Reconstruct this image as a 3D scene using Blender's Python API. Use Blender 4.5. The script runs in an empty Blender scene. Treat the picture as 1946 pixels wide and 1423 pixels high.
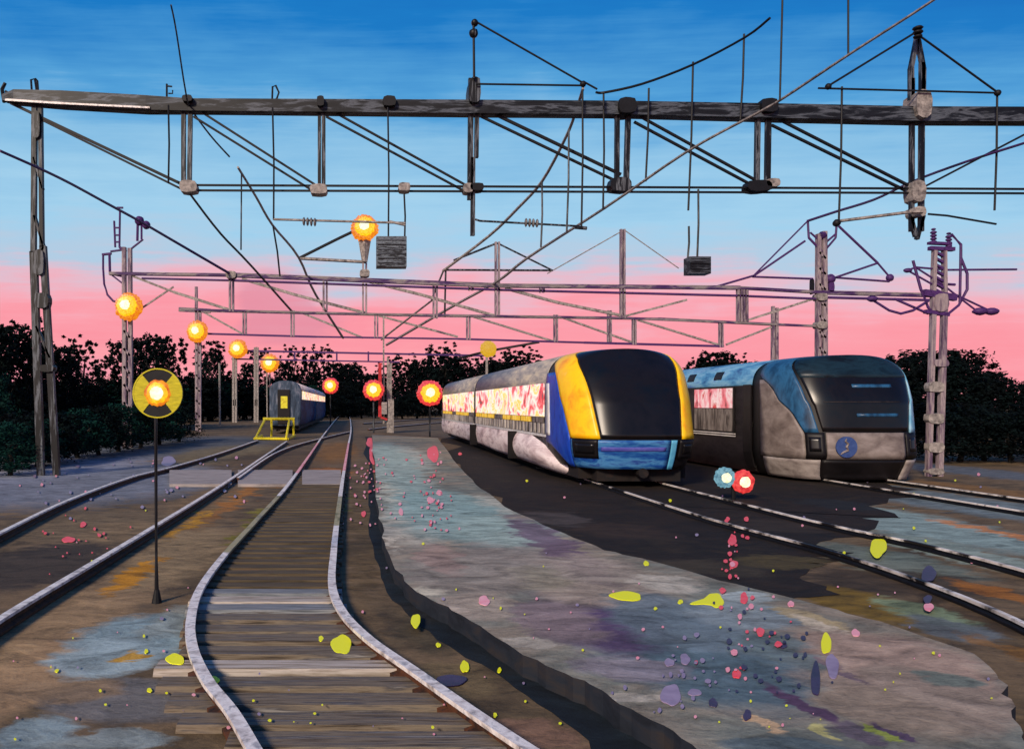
import bpy, math, random
from mathutils import Vector
random.seed(11)
R = math.radians
sc = bpy.context.scene
col = sc.collection
# ------------------------------------------------------------------ camera
F, VX, HY, H = 1500.0, 680.0, 770.0, 2.4      # focal (px of a 1946 px picture), vanishing point, eye height
cd = bpy.data.cameras.new('camera'); cam = bpy.data.objects.new('camera', cd); col.objects.link(cam)
cam.location = (0, 0, H); cam.rotation_euler = (R(90), 0, 0)
cd.sensor_width = 36; cd.lens = 36 * F / 1946
cd.shift_x = (973 - VX) / 1946; cd.shift_y = (HY - 711.5) / 1946
cd.clip_start = .1; cd.clip_end = 3000
sc.camera = cam

def lin(c):
    r = []
    for v in c:
        v /= 255.0
        r.append(v / 12.92 if v <= .04045 else ((v + .055) / 1.055) ** 2.4)
    return tuple(r) + (1.0,)

# ------------------------------------------------------------------ sky
world = bpy.data.worlds.new('World'); sc.world = world; world.use_nodes = True
nt = world.node_tree; nt.nodes.clear()
def N(t, typ, **kw):
    n = t.nodes.new(typ)
    for k, v in kw.items():
        if k.startswith('i_'): n.inputs[int(k[2:])].default_value = v
        else: setattr(n, k, v)
    return n
def math_(t, op, a, b=None, c=None, clamp=False):
    n = t.nodes.new('ShaderNodeMath'); n.operation = op; n.use_clamp = clamp
    for i, v in enumerate((a, b, c)):
        if v is None: continue
        if isinstance(v, (int, float)): n.inputs[i].default_value = v
        else: t.links.new(v, n.inputs[i])
    return n.outputs[0]
def mixc(t, f, a, b):
    n = t.nodes.new('ShaderNodeMix'); n.data_type = 'RGBA'
    for i, v in ((0, f), (6, a), (7, b)):
        if isinstance(v, (int, float, tuple)): n.inputs[i].default_value = v
        else: t.links.new(v, n.inputs[i])
    return n.outputs[2]
SUN_EL, SUN_AZ = 28, 212       # the sun stands low behind the camera's left shoulder
tc = N(nt, 'ShaderNodeTexCoord')
sep = N(nt, 'ShaderNodeSeparateXYZ'); nt.links.new(tc.outputs['Generated'], sep.inputs[0])
x_, y_, z_ = sep.outputs
rad = math_(nt, 'SQRT', math_(nt, 'ADD', math_(nt, 'MULTIPLY', y_, y_), math_(nt, 'MULTIPLY', math_(nt, 'MULTIPLY', x_, x_), .12)))
t0 = math_(nt, 'DIVIDE', z_, math_(nt, 'MAXIMUM', rad, .05))
az = math_(nt, 'DIVIDE', x_, math_(nt, 'MAXIMUM', rad, .05))
mp = N(nt, 'ShaderNodeCombineXYZ'); nt.links.new(math_(nt, 'MULTIPLY', az, 2.6), mp.inputs[0]); nt.links.new(math_(nt, 'MULTIPLY', t0, 46), mp.inputs[2]); nt.links.new(math_(nt, 'MULTIPLY', y_, 1.5), mp.inputs[1])
ns = N(nt, 'ShaderNodeTexNoise'); ns.inputs['Scale'].default_value = 1.6; ns.inputs['Detail'].default_value = 6; ns.inputs['Roughness'].default_value = .65
nt.links.new(mp.outputs[0], ns.inputs[0])
mp2 = N(nt, 'ShaderNodeMapping'); mp2.inputs['Scale'].default_value = (3, 3, 9)
nt.links.new(tc.outputs['Generated'], mp2.inputs[0])
ns2 = N(nt, 'ShaderNodeTexNoise'); ns2.inputs['Scale'].default_value = 2.2; ns2.inputs['Detail'].default_value = 5
nt.links.new(mp2.outputs[0], ns2.inputs[0])
t1 = math_(nt, 'ADD', t0, math_(nt, 'MULTIPLY', math_(nt, 'SUBTRACT', ns.outputs[0], .5), .10))
t1 = math_(nt, 'ADD', t1, math_(nt, 'MULTIPLY', math_(nt, 'SUBTRACT', ns2.outputs[0], .5), .15))
t1 = math_(nt, 'ADD', t1, math_(nt, 'MULTIPLY', az, .028))
ramp = N(nt, 'ShaderNodeValToRGB')
stops = [(0, (240, 150, 172)), (.05, (252, 158, 168)), (.08, (250, 146, 160)), (.115, (250, 155, 168)), (.135, (246, 168, 182)), (.165, (226, 186, 202)), (.195, (178, 202, 224)),
         (.25, (160, 206, 234)), (.34, (132, 188, 226)), (.40, (80, 158, 214)), (.50, (20, 120, 196)), (.62, (14, 100, 184)), (1, (40, 90, 160))]
el = ramp.color_ramp.elements
while len(el) > 2: el.remove(el[-1])
el[0].position = 0; el[0].color = lin(stops[0][1]); el[1].position = 1; el[1].color = lin(stops[-1][1])
for p, c in stops[1:-1]:
    e = el.new(p); e.color = lin(c)
nt.links.new(t1, ramp.inputs[0])
# a small mauve paint stain mixed into the sky colour over the tracks
cl = math_(nt, 'SQRT', math_(nt, 'ADD', math_(nt, 'POWER', math_(nt, 'DIVIDE', math_(nt, 'SUBTRACT', math_(nt, 'DIVIDE', x_, math_(nt, 'MAXIMUM', y_, .01)), -.088), .052), 2),
                            math_(nt, 'POWER', math_(nt, 'DIVIDE', math_(nt, 'SUBTRACT', math_(nt, 'DIVIDE', z_, math_(nt, 'MAXIMUM', y_, .01)), .118), .042), 2)))
cl = math_(nt, 'ADD', cl, math_(nt, 'MULTIPLY', math_(nt, 'SUBTRACT', ns2.outputs[0], .5), 3.0))
mr = N(nt, 'ShaderNodeMapRange'); mr.inputs[1].default_value = 1.25; mr.inputs[2].default_value = .7; nt.links.new(cl, mr.inputs[0])
skyc = mixc(nt, math_(nt, 'MULTIPLY', mr.outputs[0], .4), ramp.outputs[0], lin((196, 130, 158)))
sky = N(nt, 'ShaderNodeTexSky'); sky.sky_type = 'NISHITA'; sky.sun_disc = False
sky.sun_elevation = R(SUN_EL); sky.sun_rotation = R(SUN_AZ)
bg1 = N(nt, 'ShaderNodeBackground'); nt.links.new(sky.outputs[0], bg1.inputs[0]); bg1.inputs[1].default_value = .004
bg2 = N(nt, 'ShaderNodeBackground'); nt.links.new(skyc, bg2.inputs[0]); bg2.inputs[1].default_value = 1.0
add = N(nt, 'ShaderNodeAddShader'); nt.links.new(bg1.outputs[0], add.inputs[0]); nt.links.new(bg2.outputs[0], add.inputs[1])
wo = N(nt, 'ShaderNodeOutputWorld'); nt.links.new(add.outputs[0], wo.inputs[0])
# ------------------------------------------------------------------ sun and exposure
sd = bpy.data.lights.new('sun', 'SUN'); sd.energy = 4.2; sd.angle = R(10); sd.color = (1, .83, .66)
so = bpy.data.objects.new('sun', sd); col.objects.link(so)
d = Vector((math.sin(R(SUN_AZ)) * math.cos(R(SUN_EL)), math.cos(R(SUN_AZ)) * math.cos(R(SUN_EL)), math.sin(R(SUN_EL))))
so.rotation_euler = d.to_track_quat('Z', 'Y').to_euler(); so.location = (-20, -20, 30)
sc.view_settings.view_transform = 'Standard'; sc.view_settings.look = 'None'
sc.view_settings.exposure = 0; sc.view_settings.gamma = 1; sc.view_settings.use_curve_mapping = False
sc.render.engine = 'CYCLES'; sc.cycles.max_bounces = 5; sc.cycles.use_denoising = True

# ------------------------------------------------------------------ helpers
def P(px, py, Y): return Vector(((px - VX) * Y / F, Y, H + (HY - py) * Y / F))
def G(px, py, z=0.0):
    Y = F * (H - z) / (py - HY)
    return Vector(((px - VX) * Y / F, Y, z))
def tag(o, label=None, cat=None, group=None, kind=None):
    if label: o['label'] = label
    if cat: o['category'] = cat
    if group: o['group'] = group
    if kind: o['kind'] = kind
    return o
def empty(name, loc, label, cat, group=None):
    o = bpy.data.objects.new(name, None); col.objects.link(o); o.location = loc; o.empty_display_size = .3
    return tag(o, label, cat, group)
def wloc(o):
    v = Vector((0, 0, 0))
    while o: v += o.location; o = o.parent
    return v
class MB:
    def __init__(s): s.v = []; s.f = []; s.m = []
    def add(s, vs, fs, mi=0):
        b = len(s.v); s.v += [tuple(p) for p in vs]
        for f in fs: s.f.append(tuple(i + b for i in f)); s.m.append(mi)
        return s
    def box(s, lo, hi, mi=0):
        x0, y0, z0 = lo; x1, y1, z1 = hi
        vs = [(x0, y0, z0), (x1, y0, z0), (x1, y1, z0), (x0, y1, z0), (x0, y0, z1), (x1, y0, z1), (x1, y1, z1), (x0, y1, z1)]
        return s.add(vs, [(0, 3, 2, 1), (4, 5, 6, 7), (0, 1, 5, 4), (1, 2, 6, 5), (2, 3, 7, 6), (3, 0, 4, 7)], mi)
    def tube(s, pts, r, n=6, mi=0, cap=True):
        pts = [Vector(p) for p in pts]; rs = r if isinstance(r, (list, tuple)) else [r] * len(pts)
        rings = []
        for i, p in enumerate(pts):
            t = (pts[min(i + 1, len(pts) - 1)] - pts[max(i - 1, 0)]).normalized()
            up = Vector((0, 0, 1)) if abs(t.z) < .9 else Vector((0, 1, 0))
            a = t.cross(up).normalized(); b = t.cross(a).normalized()
            rings.append([p + (a * math.cos(2 * math.pi * k / n + math.pi / n) + b * math.sin(2 * math.pi * k / n + math.pi / n)) * rs[i] for k in range(n)])
        vs = [q for ring in rings for q in ring]; fs = []
        for i in range(len(pts) - 1):
            for k in range(n):
                k2 = (k + 1) % n; fs.append((i * n + k, i * n + k2, (i + 1) * n + k2, (i + 1) * n + k))
        if cap: fs += [tuple(range(n))[::-1], tuple((len(pts) - 1) * n + k for k in range(n))]
        return s.add(vs, fs, mi)
    def bar(s, a, b, w, dpt=None, mi=0):      # rectangular bar in a plane facing the camera side; w in the plane, dpt along Y
        a = Vector(a); b = Vector(b); dpt = dpt or w
        t = (b - a).normalized(); y = Vector((0, 1, 0)); n = t.cross(y).normalized()
        vs = []
        for p in (a, b):
            for u, v in ((-1, -1), (1, -1), (1, 1), (-1, 1)): vs.append(p + n * u * w / 2 + y * v * dpt / 2)
        return s.add(vs, [(0, 1, 2, 3), (7, 6, 5, 4), (0, 4, 5, 1), (1, 5, 6, 2), (2, 6, 7, 3), (3, 7, 4, 0)], mi)
    def ball(s, c, r, nu=12, nv=8, sc_=(1, 1, 1), jit=0, mi=0):
        vs = []; fs = []
        for j in range(nv + 1):
            ph = math.pi * j / nv
            for i in range(nu):
                th = 2 * math.pi * i / nu; k = 1 + random.uniform(-jit, jit)
                vs.append((c[0] + r * k * sc_[0] * math.sin(ph) * math.cos(th), c[1] + r * k * sc_[1] * math.sin(ph) * math.sin(th), c[2] + r * k * sc_[2] * math.cos(ph)))
        for j in range(nv):
            for i in range(nu):
                i2 = (i + 1) % nu; fs.append((j * nu + i, (j + 1) * nu + i, (j + 1) * nu + i2, j * nu + i2))
        return s.add(vs, fs, mi)
    def prism(s, poly, z0, z1, mi=0, side=None):
        n = len(poly); vs = [(p[0], p[1], z0) for p in poly] + [(p[0], p[1], z1) for p in poly]
        s.add(vs, [tuple(range(n, 2 * n))], mi)
        s.add(vs, [(i, (i + 1) % n, n + (i + 1) % n, n + i) for i in range(n)], mi if side is None else side)
        return s
    def build(s, name, mat, parent=None, smooth=False):
        o_ = wloc(parent) if parent else Vector((0, 0, 0))
        me = bpy.data.meshes.new(name)
        me.from_pydata([(v[0] - o_.x, v[1] - o_.y, v[2] - o_.z) for v in s.v], [], s.f)
        for m in (mat if isinstance(mat, (list, tuple)) else [mat]): me.materials.append(m)
        me.polygons.foreach_set('material_index', s.m)
        if smooth: me.polygons.foreach_set('use_smooth', [True] * len(s.f))
        me.update()
        o = bpy.data.objects.new(name, me); col.objects.link(o)
        if parent: o.parent = parent
        return o

# ------------------------------------------------------------------ materials
def base(name, rough=.6, metal=0.0, spec=.3):
    m = bpy.data.materials.new(name); m.use_nodes = True; t = m.node_tree
    b = t.nodes['Principled BSDF']; b.inputs['Roughness'].default_value = rough; b.inputs['Metallic'].default_value = metal
    b.inputs['Specular IOR Level'].default_value = spec
    return m, t, b
def coords(t, stretch, geo=False):
    if geo: src = t.nodes.new('ShaderNodeNewGeometry').outputs['Position']
    else: src = t.nodes.new('ShaderNodeTexCoord').outputs['Object']
    mp = t.nodes.new('ShaderNodeMapping'); mp.inputs['Scale'].default_value = stretch; t.links.new(src, mp.inputs[0])
    return mp.outputs[0]
def noise(t, vec, scale, detail=5, rough=.6, dist=0):
    n = t.nodes.new('ShaderNodeTexNoise'); n.inputs['Scale'].default_value = scale; n.inputs['Detail'].default_value = detail
    n.inputs['Roughness'].default_value = rough; n.inputs['Distortion'].default_value = dist; t.links.new(vec, n.inputs[0])
    return n
def rampn(t, fac, stops):
    r = t.nodes.new('ShaderNodeValToRGB'); e = r.color_ramp.elements
    e[0].position = stops[0][0]; e[0].color = stops[0][1]; e[1].position = stops[-1][0]; e[1].color = stops[-1][1]
    for p, c in stops[1:-1]: q = e.new(p); q.color = c
    t.links.new(fac, r.inputs[0]); return r.outputs[0]
def bump(t, b, h, s=.3, d=.02):
    n = t.nodes.new('ShaderNodeBump'); n.inputs['Strength'].default_value = s; n.inputs['Distance'].default_value = d
    t.links.new(h, n.inputs['Height']); t.links.new(n.outputs[0], b.inputs['Normal'])
def A(c, k=1.0):                                  # picture colour -> albedo
    c = lin(c); return (min(c[0] * k, .9), min(c[1] * k, .9), min(c[2] * k, .9), 1)
def paint(name, cols, stretch=(1, 1, 1), scale=4, rough=.55, metal=0.0, k=1.0, bs=.25, bd=.01, spec=.3, lo=.32, hi=.68, dist=.4):
    m, t, b = base(name, rough, metal, spec)
    v = coords(t, stretch); n = noise(t, v, scale, 6, .62, dist)
    L = len(cols)
    st = [(lo + (hi - lo) * i / max(1, L - 1), A(c, k)) for i, c in enumerate(cols)]
    if L == 1: b.inputs['Base Color'].default_value = A(cols[0], k)
    else: t.links.new(rampn(t, n.outputs[0], st), b.inputs['Base Color'])
    bump(t, b, n.outputs[0], bs, bd)
    return m
def emit(name, cols, scale=14, strength=1.0, lo=.35, hi=.65, stretch=(1, 1, 1)):
    m = bpy.data.materials.new(name); m.use_nodes = True; t = m.node_tree; b = t.nodes['Principled BSDF']
    b.inputs['Base Color'].default_value = (.02, .02, .02, 1); b.inputs['Roughness'].default_value = .4
    v = coords(t, stretch); n = noise(t, v, scale, 4, .6, .5); L = len(cols)
    st = [(lo + (hi - lo) * i / (L - 1), lin(c)) for i, c in enumerate(cols)]
    t.links.new(rampn(t, n.outputs[0], st), b.inputs['Emission Color']); b.inputs['Emission Strength'].default_value = strength
    return m
M = {}
M['steel'] = paint('brushed_dark_steel', [(8, 8, 12), (18, 18, 22), (36, 40, 46), (122, 130, 142), (20, 22, 28), (8, 8, 12)], (.35, 1.2, 2.2), 1.8, .5, 0, .42, .02)
M['steel_v'] = paint('upright_steel', [(6, 6, 10), (16, 16, 20), (24, 26, 32), (140, 146, 154), (16, 18, 24)], (5, 3, .5), 1.6, .5, 0, .45, .02)
M['black'] = paint('black_iron', [(6, 6, 9), (22, 22, 28)], (1, 1, 1), 6, .6, 0, .6)
M['grey'] = paint('weathered_grey_steel', [(95, 88, 86), (150, 142, 136), (190, 180, 172)], (2, 2, 2), 3, .6, 0, .8, .08)
M['purple'] = paint('purple_painted_steel', [(40, 22, 66), (84, 46, 110), (60, 36, 90)], (2, 2, 2), 4, .6, 0, .8)
M['gpurple'] = paint('grey_and_purple_steel', [(60, 30, 86), (76, 48, 98), (150, 140, 138), (100, 92, 100)], (.5, 2, 3), 1.4, .6, 0, .8, .06)
M['mauve'] = paint('grey_mauve_steel', [(60, 40, 76), (120, 100, 118), (176, 160, 160), (90, 70, 96)], (3, 3, .5), 1.8, .6, 0, .75, .06)
M['railside'] = paint('rusted_rail', [(34, 26, 24), (74, 46, 30), (98, 58, 34), (24, 26, 34)], (2, 2, 2), 3, .7, 0, .8, .5)
M['railtop'] = paint('polished_rail_head', [(120, 112, 108), (200, 190, 184), (235, 228, 222), (150, 148, 150)], (2, 2, 2), 3, .4, 0, 1.0, .4, .01, .5)
M['railpink'] = paint('pink_stained_rail_head', [(190, 105, 115), (235, 160, 165), (205, 150, 140)], (2, .6, 2), 2, .5)
M['railolive'] = paint('dull_mossy_rail_head', [(90, 88, 40), (160, 150, 110), (110, 108, 90)], (2, .6, 2), 2, .5)
M['sleeper'] = paint('old_timber_sleeper', [(44, 36, 28), (84, 72, 58), (112, 100, 84), (66, 62, 62), (120, 116, 112)], (.4, 8, 6), 2.8, .75, 0, 1.2, .5, .02)
M['concrete'] = paint('crossing_slab_concrete', [(104, 96, 94), (132, 124, 120), (150, 140, 136)], (.6, 3, 2), 3, .8, 0, 1.3, .6)
M['ltrunk'] = paint('bark', [(16, 14, 12), (44, 38, 34)], (6, 6, 1), 3, .9, 0, .7)
M['crownA'] = paint('dark_foliage', [(6, 10, 14), (10, 22, 24), (16, 36, 36), (8, 12, 16)], (1, 1, 1), 1.3, .9, 0, .45, .2, .01, .1)
M['crownB'] = paint('green_tinted_foliage', [(8, 18, 18), (18, 62, 54), (14, 30, 34)], (1, 1, 1), 1.1, .9, 0, .7, .2, .01, .1)
M['yellowpaint'] = paint('buffer_yellow_paint', [(190, 170, 10), (225, 205, 30), (235, 220, 70)], (1, 1, 1), 5, .5, 0, 1.0)
M['signyellow'] = paint('sign_yellow', [(170, 160, 10), (215, 200, 30)], (2, 2, 12), 5, .5, 0, .9)
M['red'] = paint('red_painted_steel', [(150, 30, 40), (220, 60, 66)], (3, 3, 1), 3, .6, 0, .9)
M['ins'] = paint('glazed_insulator', [(60, 56, 60), (150, 145, 142)], (4, 4, 4), 5, .3, 0, .8)

# ground and platform: stains placed in metres on the surface
def ground_mat(name, cols, patches, rough=.85, seed=0.0, k=1.6, pz=0.0):
    m, t, b = base(name, rough, 0, .25)
    g = t.nodes.new('ShaderNodeNewGeometry').outputs['Position']
    def mapped(s, loc=(0, 0, 0)):
        mp = t.nodes.new('ShaderNodeMapping'); mp.inputs['Scale'].default_value = s; mp.inputs['Location'].default_value = loc
        t.links.new(g, mp.inputs[0]); return mp.outputs[0]
    broad = noise(t, mapped((.35, .5, 1), (seed, seed, 0)), 1.3, 5, .6, .6)
    stroke = noise(t, mapped((1.0, 1.7, 1), (seed, 3, 0)), 1.5, 8, .6, 1.2)
    fine = noise(t, mapped((6, 9, 1)), 2.6, 5, .7, .8)
    L = len(cols)
    def AT(q, kb=1.0): a_ = A(q, k * kb); return (min(a_[0] * 1.0, .9), a_[1] * 1.0, a_[2] * (.86 if pz == 0 else .84), 1)
    c = rampn(t, broad.outputs[0], [(.3 + .4 * i / (L - 1), AT(q, .78)) for i, q in enumerate(cols)])
    # distortion grows with distance so that far stains keep a ragged edge too
    dn = noise(t, mapped((.8, 1.2, 1)), 2.0, 5, .65, .3)
    sepg = t.nodes.new('ShaderNodeSeparateXYZ'); t.links.new(g, sepg.inputs[0])
    off = t.nodes.new('ShaderNodeVectorMath'); off.operation = 'SUBTRACT'; off.inputs[1].default_value = (.5, .5, .5)
    t.links.new(dn.outputs['Color'], off.inputs[0])
    scl = t.nodes.new('ShaderNodeVectorMath'); scl.operation = 'SCALE'; t.links.new(off.outputs[0], scl.inputs[0])
    t.links.new(math_(t, 'MULTIPLY', sepg.outputs[1], .11), scl.inputs['Scale'])
    ad = t.nodes.new('ShaderNodeVectorMath'); ad.operation = 'ADD'; t.links.new(g, ad.inputs[0]); t.links.new(scl.outputs[0], ad.inputs[1])
    for (px, py, rx, ry, cc, op) in patches:
        top = G(px, max(py - ry, 790), pz); bot = G(px, py + ry, pz); cen = G(px, py, pz)
        ryw = (top.y - bot.y) / 2; cy = (top.y + bot.y) / 2; rxw = rx * cen.y / F; cx = (px - VX) * cen.y / F
        s1 = t.nodes.new('ShaderNodeVectorMath'); s1.operation = 'SUBTRACT'; s1.inputs[1].default_value = (cx, cy, 0); t.links.new(ad.outputs[0], s1.inputs[0])
        s2 = t.nodes.new('ShaderNodeVectorMath'); s2.operation = 'MULTIPLY'; s2.inputs[1].default_value = (1 / rxw, 1 / ryw, 0); t.links.new(s1.outputs[0], s2.inputs[0])
        s3 = t.nodes.new('ShaderNodeVectorMath'); s3.operation = 'LENGTH'; t.links.new(s2.outputs[0], s3.inputs[0])
        j = math_(t, 'ADD', s3.outputs['Value'], math_(t, 'MULTIPLY', math_(t, 'SUBTRACT', stroke.outputs[0], .5), .7))
        mr = t.nodes.new('ShaderNodeMapRange'); mr.inputs[1].default_value = 1.15; mr.inputs[2].default_value = .8; t.links.new(j, mr.inputs[0])
        c = mixc(t, math_(t, 'MULTIPLY', mr.outputs[0], op), c, AT(cc))
    hsv = t.nodes.new('ShaderNodeHueSaturation'); t.links.new(c, hsv.inputs['Color'])
    v = math_(t, 'ADD', math_(t, 'MULTIPLY', stroke.outputs[0], 1.7), math_(t, 'MULTIPLY', fine.outputs[0], .8))
    v = math_(t, 'MAXIMUM', math_(t, 'SUBTRACT', math_(t, 'MULTIPLY', v, 1.5), .87), .12)
    t.links.new(v, hsv.inputs['Value']); t.links.new(hsv.outputs[0], b.inputs['Base Color'])
    bump(t, b, v, .35, .03)
    return m
BG_, BR, TAN = (104, 122, 134), (84, 68, 52), (128, 104, 80)
gp = [(120, 925, 300, 45, (92, 96, 112), .9), (40, 890, 200, 40, (110, 114, 135), .8), (330, 850, 170, 22, (60, 66, 78), .8), (420, 865, 90, 20, (92, 80, 60), .8),
      (180, 1000, 150, 30, (90, 76, 60), .7), (60, 1080, 130, 50, (42, 36, 34), .85), (230, 1010, 80, 20, (104, 86, 66), .7),
      (120, 1230, 140, 60, TAN, .9), (230, 1120, 90, 40, (112, 92, 72), .8), (330, 1060, 90, 60, (112, 94, 72), .8), (60, 1290, 90, 90, (122, 98, 76), .85), (150, 1160, 120, 40, (118, 96, 74), .8), (400, 950, 60, 26, (98, 78, 56), .7),
      (260, 1215, 120, 50, BG_, .95), (200, 1250, 100, 40, (120, 134, 144), .9), (330, 1180, 50, 30, (112, 118, 120), .7), (270, 1330, 190, 45, (86, 84, 88), .9), (60, 1400, 80, 40, (100, 114, 124), .9),
      (200, 1410, 120, 20, (108, 118, 124), .8), (120, 1310, 110, 22, (112, 92, 74), .8),
      (250, 1095, 24, 34, (150, 100, 10), .9), (362, 995, 18, 28, (140, 100, 20), .85), (250, 1246, 20, 12, (150, 110, 10), .9), (470, 935, 20, 60, (130, 80, 20), .7),
      (590, 960, 60, 50, (86, 88, 22), .9), (560, 1010, 60, 40, (66, 64, 22), .8), (620, 900, 40, 12, (150, 90, 30), .6), (480, 1000, 22, 40, (96, 90, 20), .8),
      (520, 880, 110, 25, (70, 54, 38), .8), (640, 860, 40, 20, (110, 74, 30), .7), (690, 1050, 30, 110, (70, 56, 36), .7), (680, 1200, 60, 60, (84, 68, 50), .8),
      (860, 1290, 80, 40, (88, 74, 54), .8), (980, 1400, 130, 30, (112, 84, 72), .7), (820, 1200, 60, 40, (58, 50, 38), .8),
      (1750, 1000, 130, 60, (104, 120, 124), .95), (1850, 960, 120, 50, (82, 94, 104), .9), (1700, 1070, 100, 40, (84, 96, 94), .7), (1860, 1060, 70, 50, (110, 124, 124), .8),
      (1890, 900, 80, 30, (72, 78, 90), .9), (1720, 1110, 170, 34, (46, 36, 28), .85), (1860, 1180, 110, 34, (56, 44, 32), .85), (1940, 1020, 26, 34, (160, 92, 20), .7), (1910, 1130, 40, 30, (130, 78, 20), .7), (1946, 940, 50, 30, (100, 72, 40), .8),
      (1640, 1150, 90, 40, (88, 68, 18), .9), (1760, 1165, 60, 30, (96, 110, 90), .85), (1830, 1200, 60, 30, (74, 80, 88), .85), (1935, 1240, 35, 40, (104, 70, 24), .7)]
pp = [(1330, 1250, 200, 110, (64, 84, 102), .85), (1130, 1190, 130, 60, (92, 78, 98), .8), (1700, 1290, 160, 90, (136, 118, 112), .8), (1000, 1080, 110, 60, (118, 110, 110), .7), (738, 930, 16, 60, (172, 166, 158), .8), (735, 1020, 10, 30, (160, 152, 146), .7), (810, 1120, 30, 10, (168, 160, 150), .8), (880, 1155, 30, 8, (168, 158, 150), .8), (1000, 1220, 50, 9, (150, 142, 138), .8), (1200, 1325, 60, 10, (150, 142, 138), .7), (940, 960, 30, 20, (150, 152, 150), .7), (780, 1000, 60, 40, (150, 146, 142), .7), (770, 870, 50, 24, (146, 150, 152), .7), (900, 1150, 80, 26, (140, 126, 120), .8), (1150, 1130, 120, 30, (132, 118, 112), .8), (1010, 1100, 90, 24, (120, 112, 100), .7), (1260, 1110, 60, 20, (158, 150, 146), .7), (1420, 1135, 60, 12, (140, 150, 160), .8), (760, 900, 60, 60, (124, 142, 146), .8), (850, 980, 110, 50, (112, 136, 142), .85), (960, 1010, 110, 30, (124, 140, 142), .8), (880, 1090, 120, 40, (116, 108, 106), .85),
      (830, 1060, 40, 30, (128, 106, 104), .7), (1060, 1040, 44, 60, (84, 66, 88), .85), (1120, 1080, 90, 26, (132, 120, 116), .8), (1180, 1200, 100, 46, (66, 52, 82), .95),
      (1060, 1180, 80, 40, (112, 98, 104), .8), (1300, 1190, 130, 60, (86, 98, 112), .9), (1420, 1170, 120, 26, (108, 118, 130), .9), (1350, 1280, 160, 50, (66, 82, 96), .95),
      (1500, 1240, 80, 40, (80, 92, 100), .9), (1200, 1270, 120, 22, (112, 104, 118), .8), (1540, 1175, 40, 22, (146, 130, 104), .9), (1580, 1200, 26, 30, (168, 156, 146), .85),
      (1530, 1340, 26, 46, (66, 46, 74), .95), (1590, 1270, 16, 26, (84, 70, 88), .9), (1460, 1375, 22, 14, (160, 134, 112), .95),
      (1720, 1260, 150, 60, (132, 112, 106), .95), (1700, 1350, 120, 50, (118, 104, 96), .9), (1800, 1320, 90, 60, (124, 110, 104), .85), (1800, 1290, 60, 12, (90, 104, 104), .8),
      (1630, 1390, 22, 16, (86, 76, 92), .9), (1570, 1390, 14, 14, (146, 140, 96), .9), (1675, 1392, 14, 14, (120, 130, 60), .95), (1705, 1395, 14, 18, (72, 56, 84), .95), (1480, 1420, 120, 20, (70, 84, 96), .8)]
gm = ground_mat('yard_soil', [(52, 42, 34), (82, 68, 52), (98, 80, 62), (66, 58, 52)], gp)
pm = ground_mat('platform_asphalt', [(84, 90, 94), (108, 110, 108), (130, 118, 110), (92, 98, 102)], pp, seed=7.0, k=1.5, pz=.2)
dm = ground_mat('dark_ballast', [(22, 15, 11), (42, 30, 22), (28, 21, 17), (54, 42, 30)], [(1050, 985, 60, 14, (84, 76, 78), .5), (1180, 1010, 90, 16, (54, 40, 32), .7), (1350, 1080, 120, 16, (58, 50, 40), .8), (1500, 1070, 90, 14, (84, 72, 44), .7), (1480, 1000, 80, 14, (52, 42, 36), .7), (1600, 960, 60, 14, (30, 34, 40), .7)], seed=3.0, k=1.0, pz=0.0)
nm = ground_mat('damp_drain', [(14, 20, 28), (24, 34, 44), (40, 34, 28)], [], seed=5.0, k=1.0)  # navy tones of the painted shadow band left of the platform
pe = paint('platform_edge_face', [(18, 22, 30), (34, 40, 50), (54, 48, 46)], (1, 1, 3), 2, .8, 0, .8)  # dark tones put the platform's shadow band into its side faces

# ------------------------------------------------------------------ ground
g = MB().add([(-700, -60, 0), (900, -60, 0), (900, 1400, 0), (-700, 1400, 0)], [(0, 1, 2, 3)]).build('ground', gm); tag(g, kind='structure')
def sheet(name, pts, z, mat, jit=0.0, sub=6):
    w = [G(x, y, z) for x, y in pts]; out = []
    for i in range(len(w)):
        a, b = w[i], w[(i + 1) % len(w)]
        for k in range(sub):
            q = a.lerp(b, k / sub)
            if k and jit: q += Vector((random.uniform(-1, 1), random.uniform(-1, 1), 0)) * jit * q.y * .01
            q.z = z; out.append(q)
    o = MB().prism(out, z - .003, z).build(name, mat); tag(o, kind='structure'); return o
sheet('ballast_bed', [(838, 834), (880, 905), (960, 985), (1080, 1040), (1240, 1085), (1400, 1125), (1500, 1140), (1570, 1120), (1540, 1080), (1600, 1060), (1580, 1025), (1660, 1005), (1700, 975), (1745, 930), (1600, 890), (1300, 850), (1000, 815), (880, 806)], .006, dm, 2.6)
sheet('drain_strip', [(694, 830), (700, 960), (712, 1060), (745, 1140), (830, 1215), (960, 1290), (1100, 1390), (1190, 1500), (1420, 1500), (1290, 1400), (1120, 1300), (940, 1215), (800, 1140), (740, 1075), (716, 960), (708, 830)], .004, nm, .4)  # dark sheet painting the shadow along the platform's left edge
sheet('track_bed', [(372, 1215), (655, 1185), (720, 1240), (905, 1370), (1060, 1480), (520, 1480), (440, 1370), (385, 1290)], .005, dm, .4)  # dark sheet paints the shadow lines between the near sleepers
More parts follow.
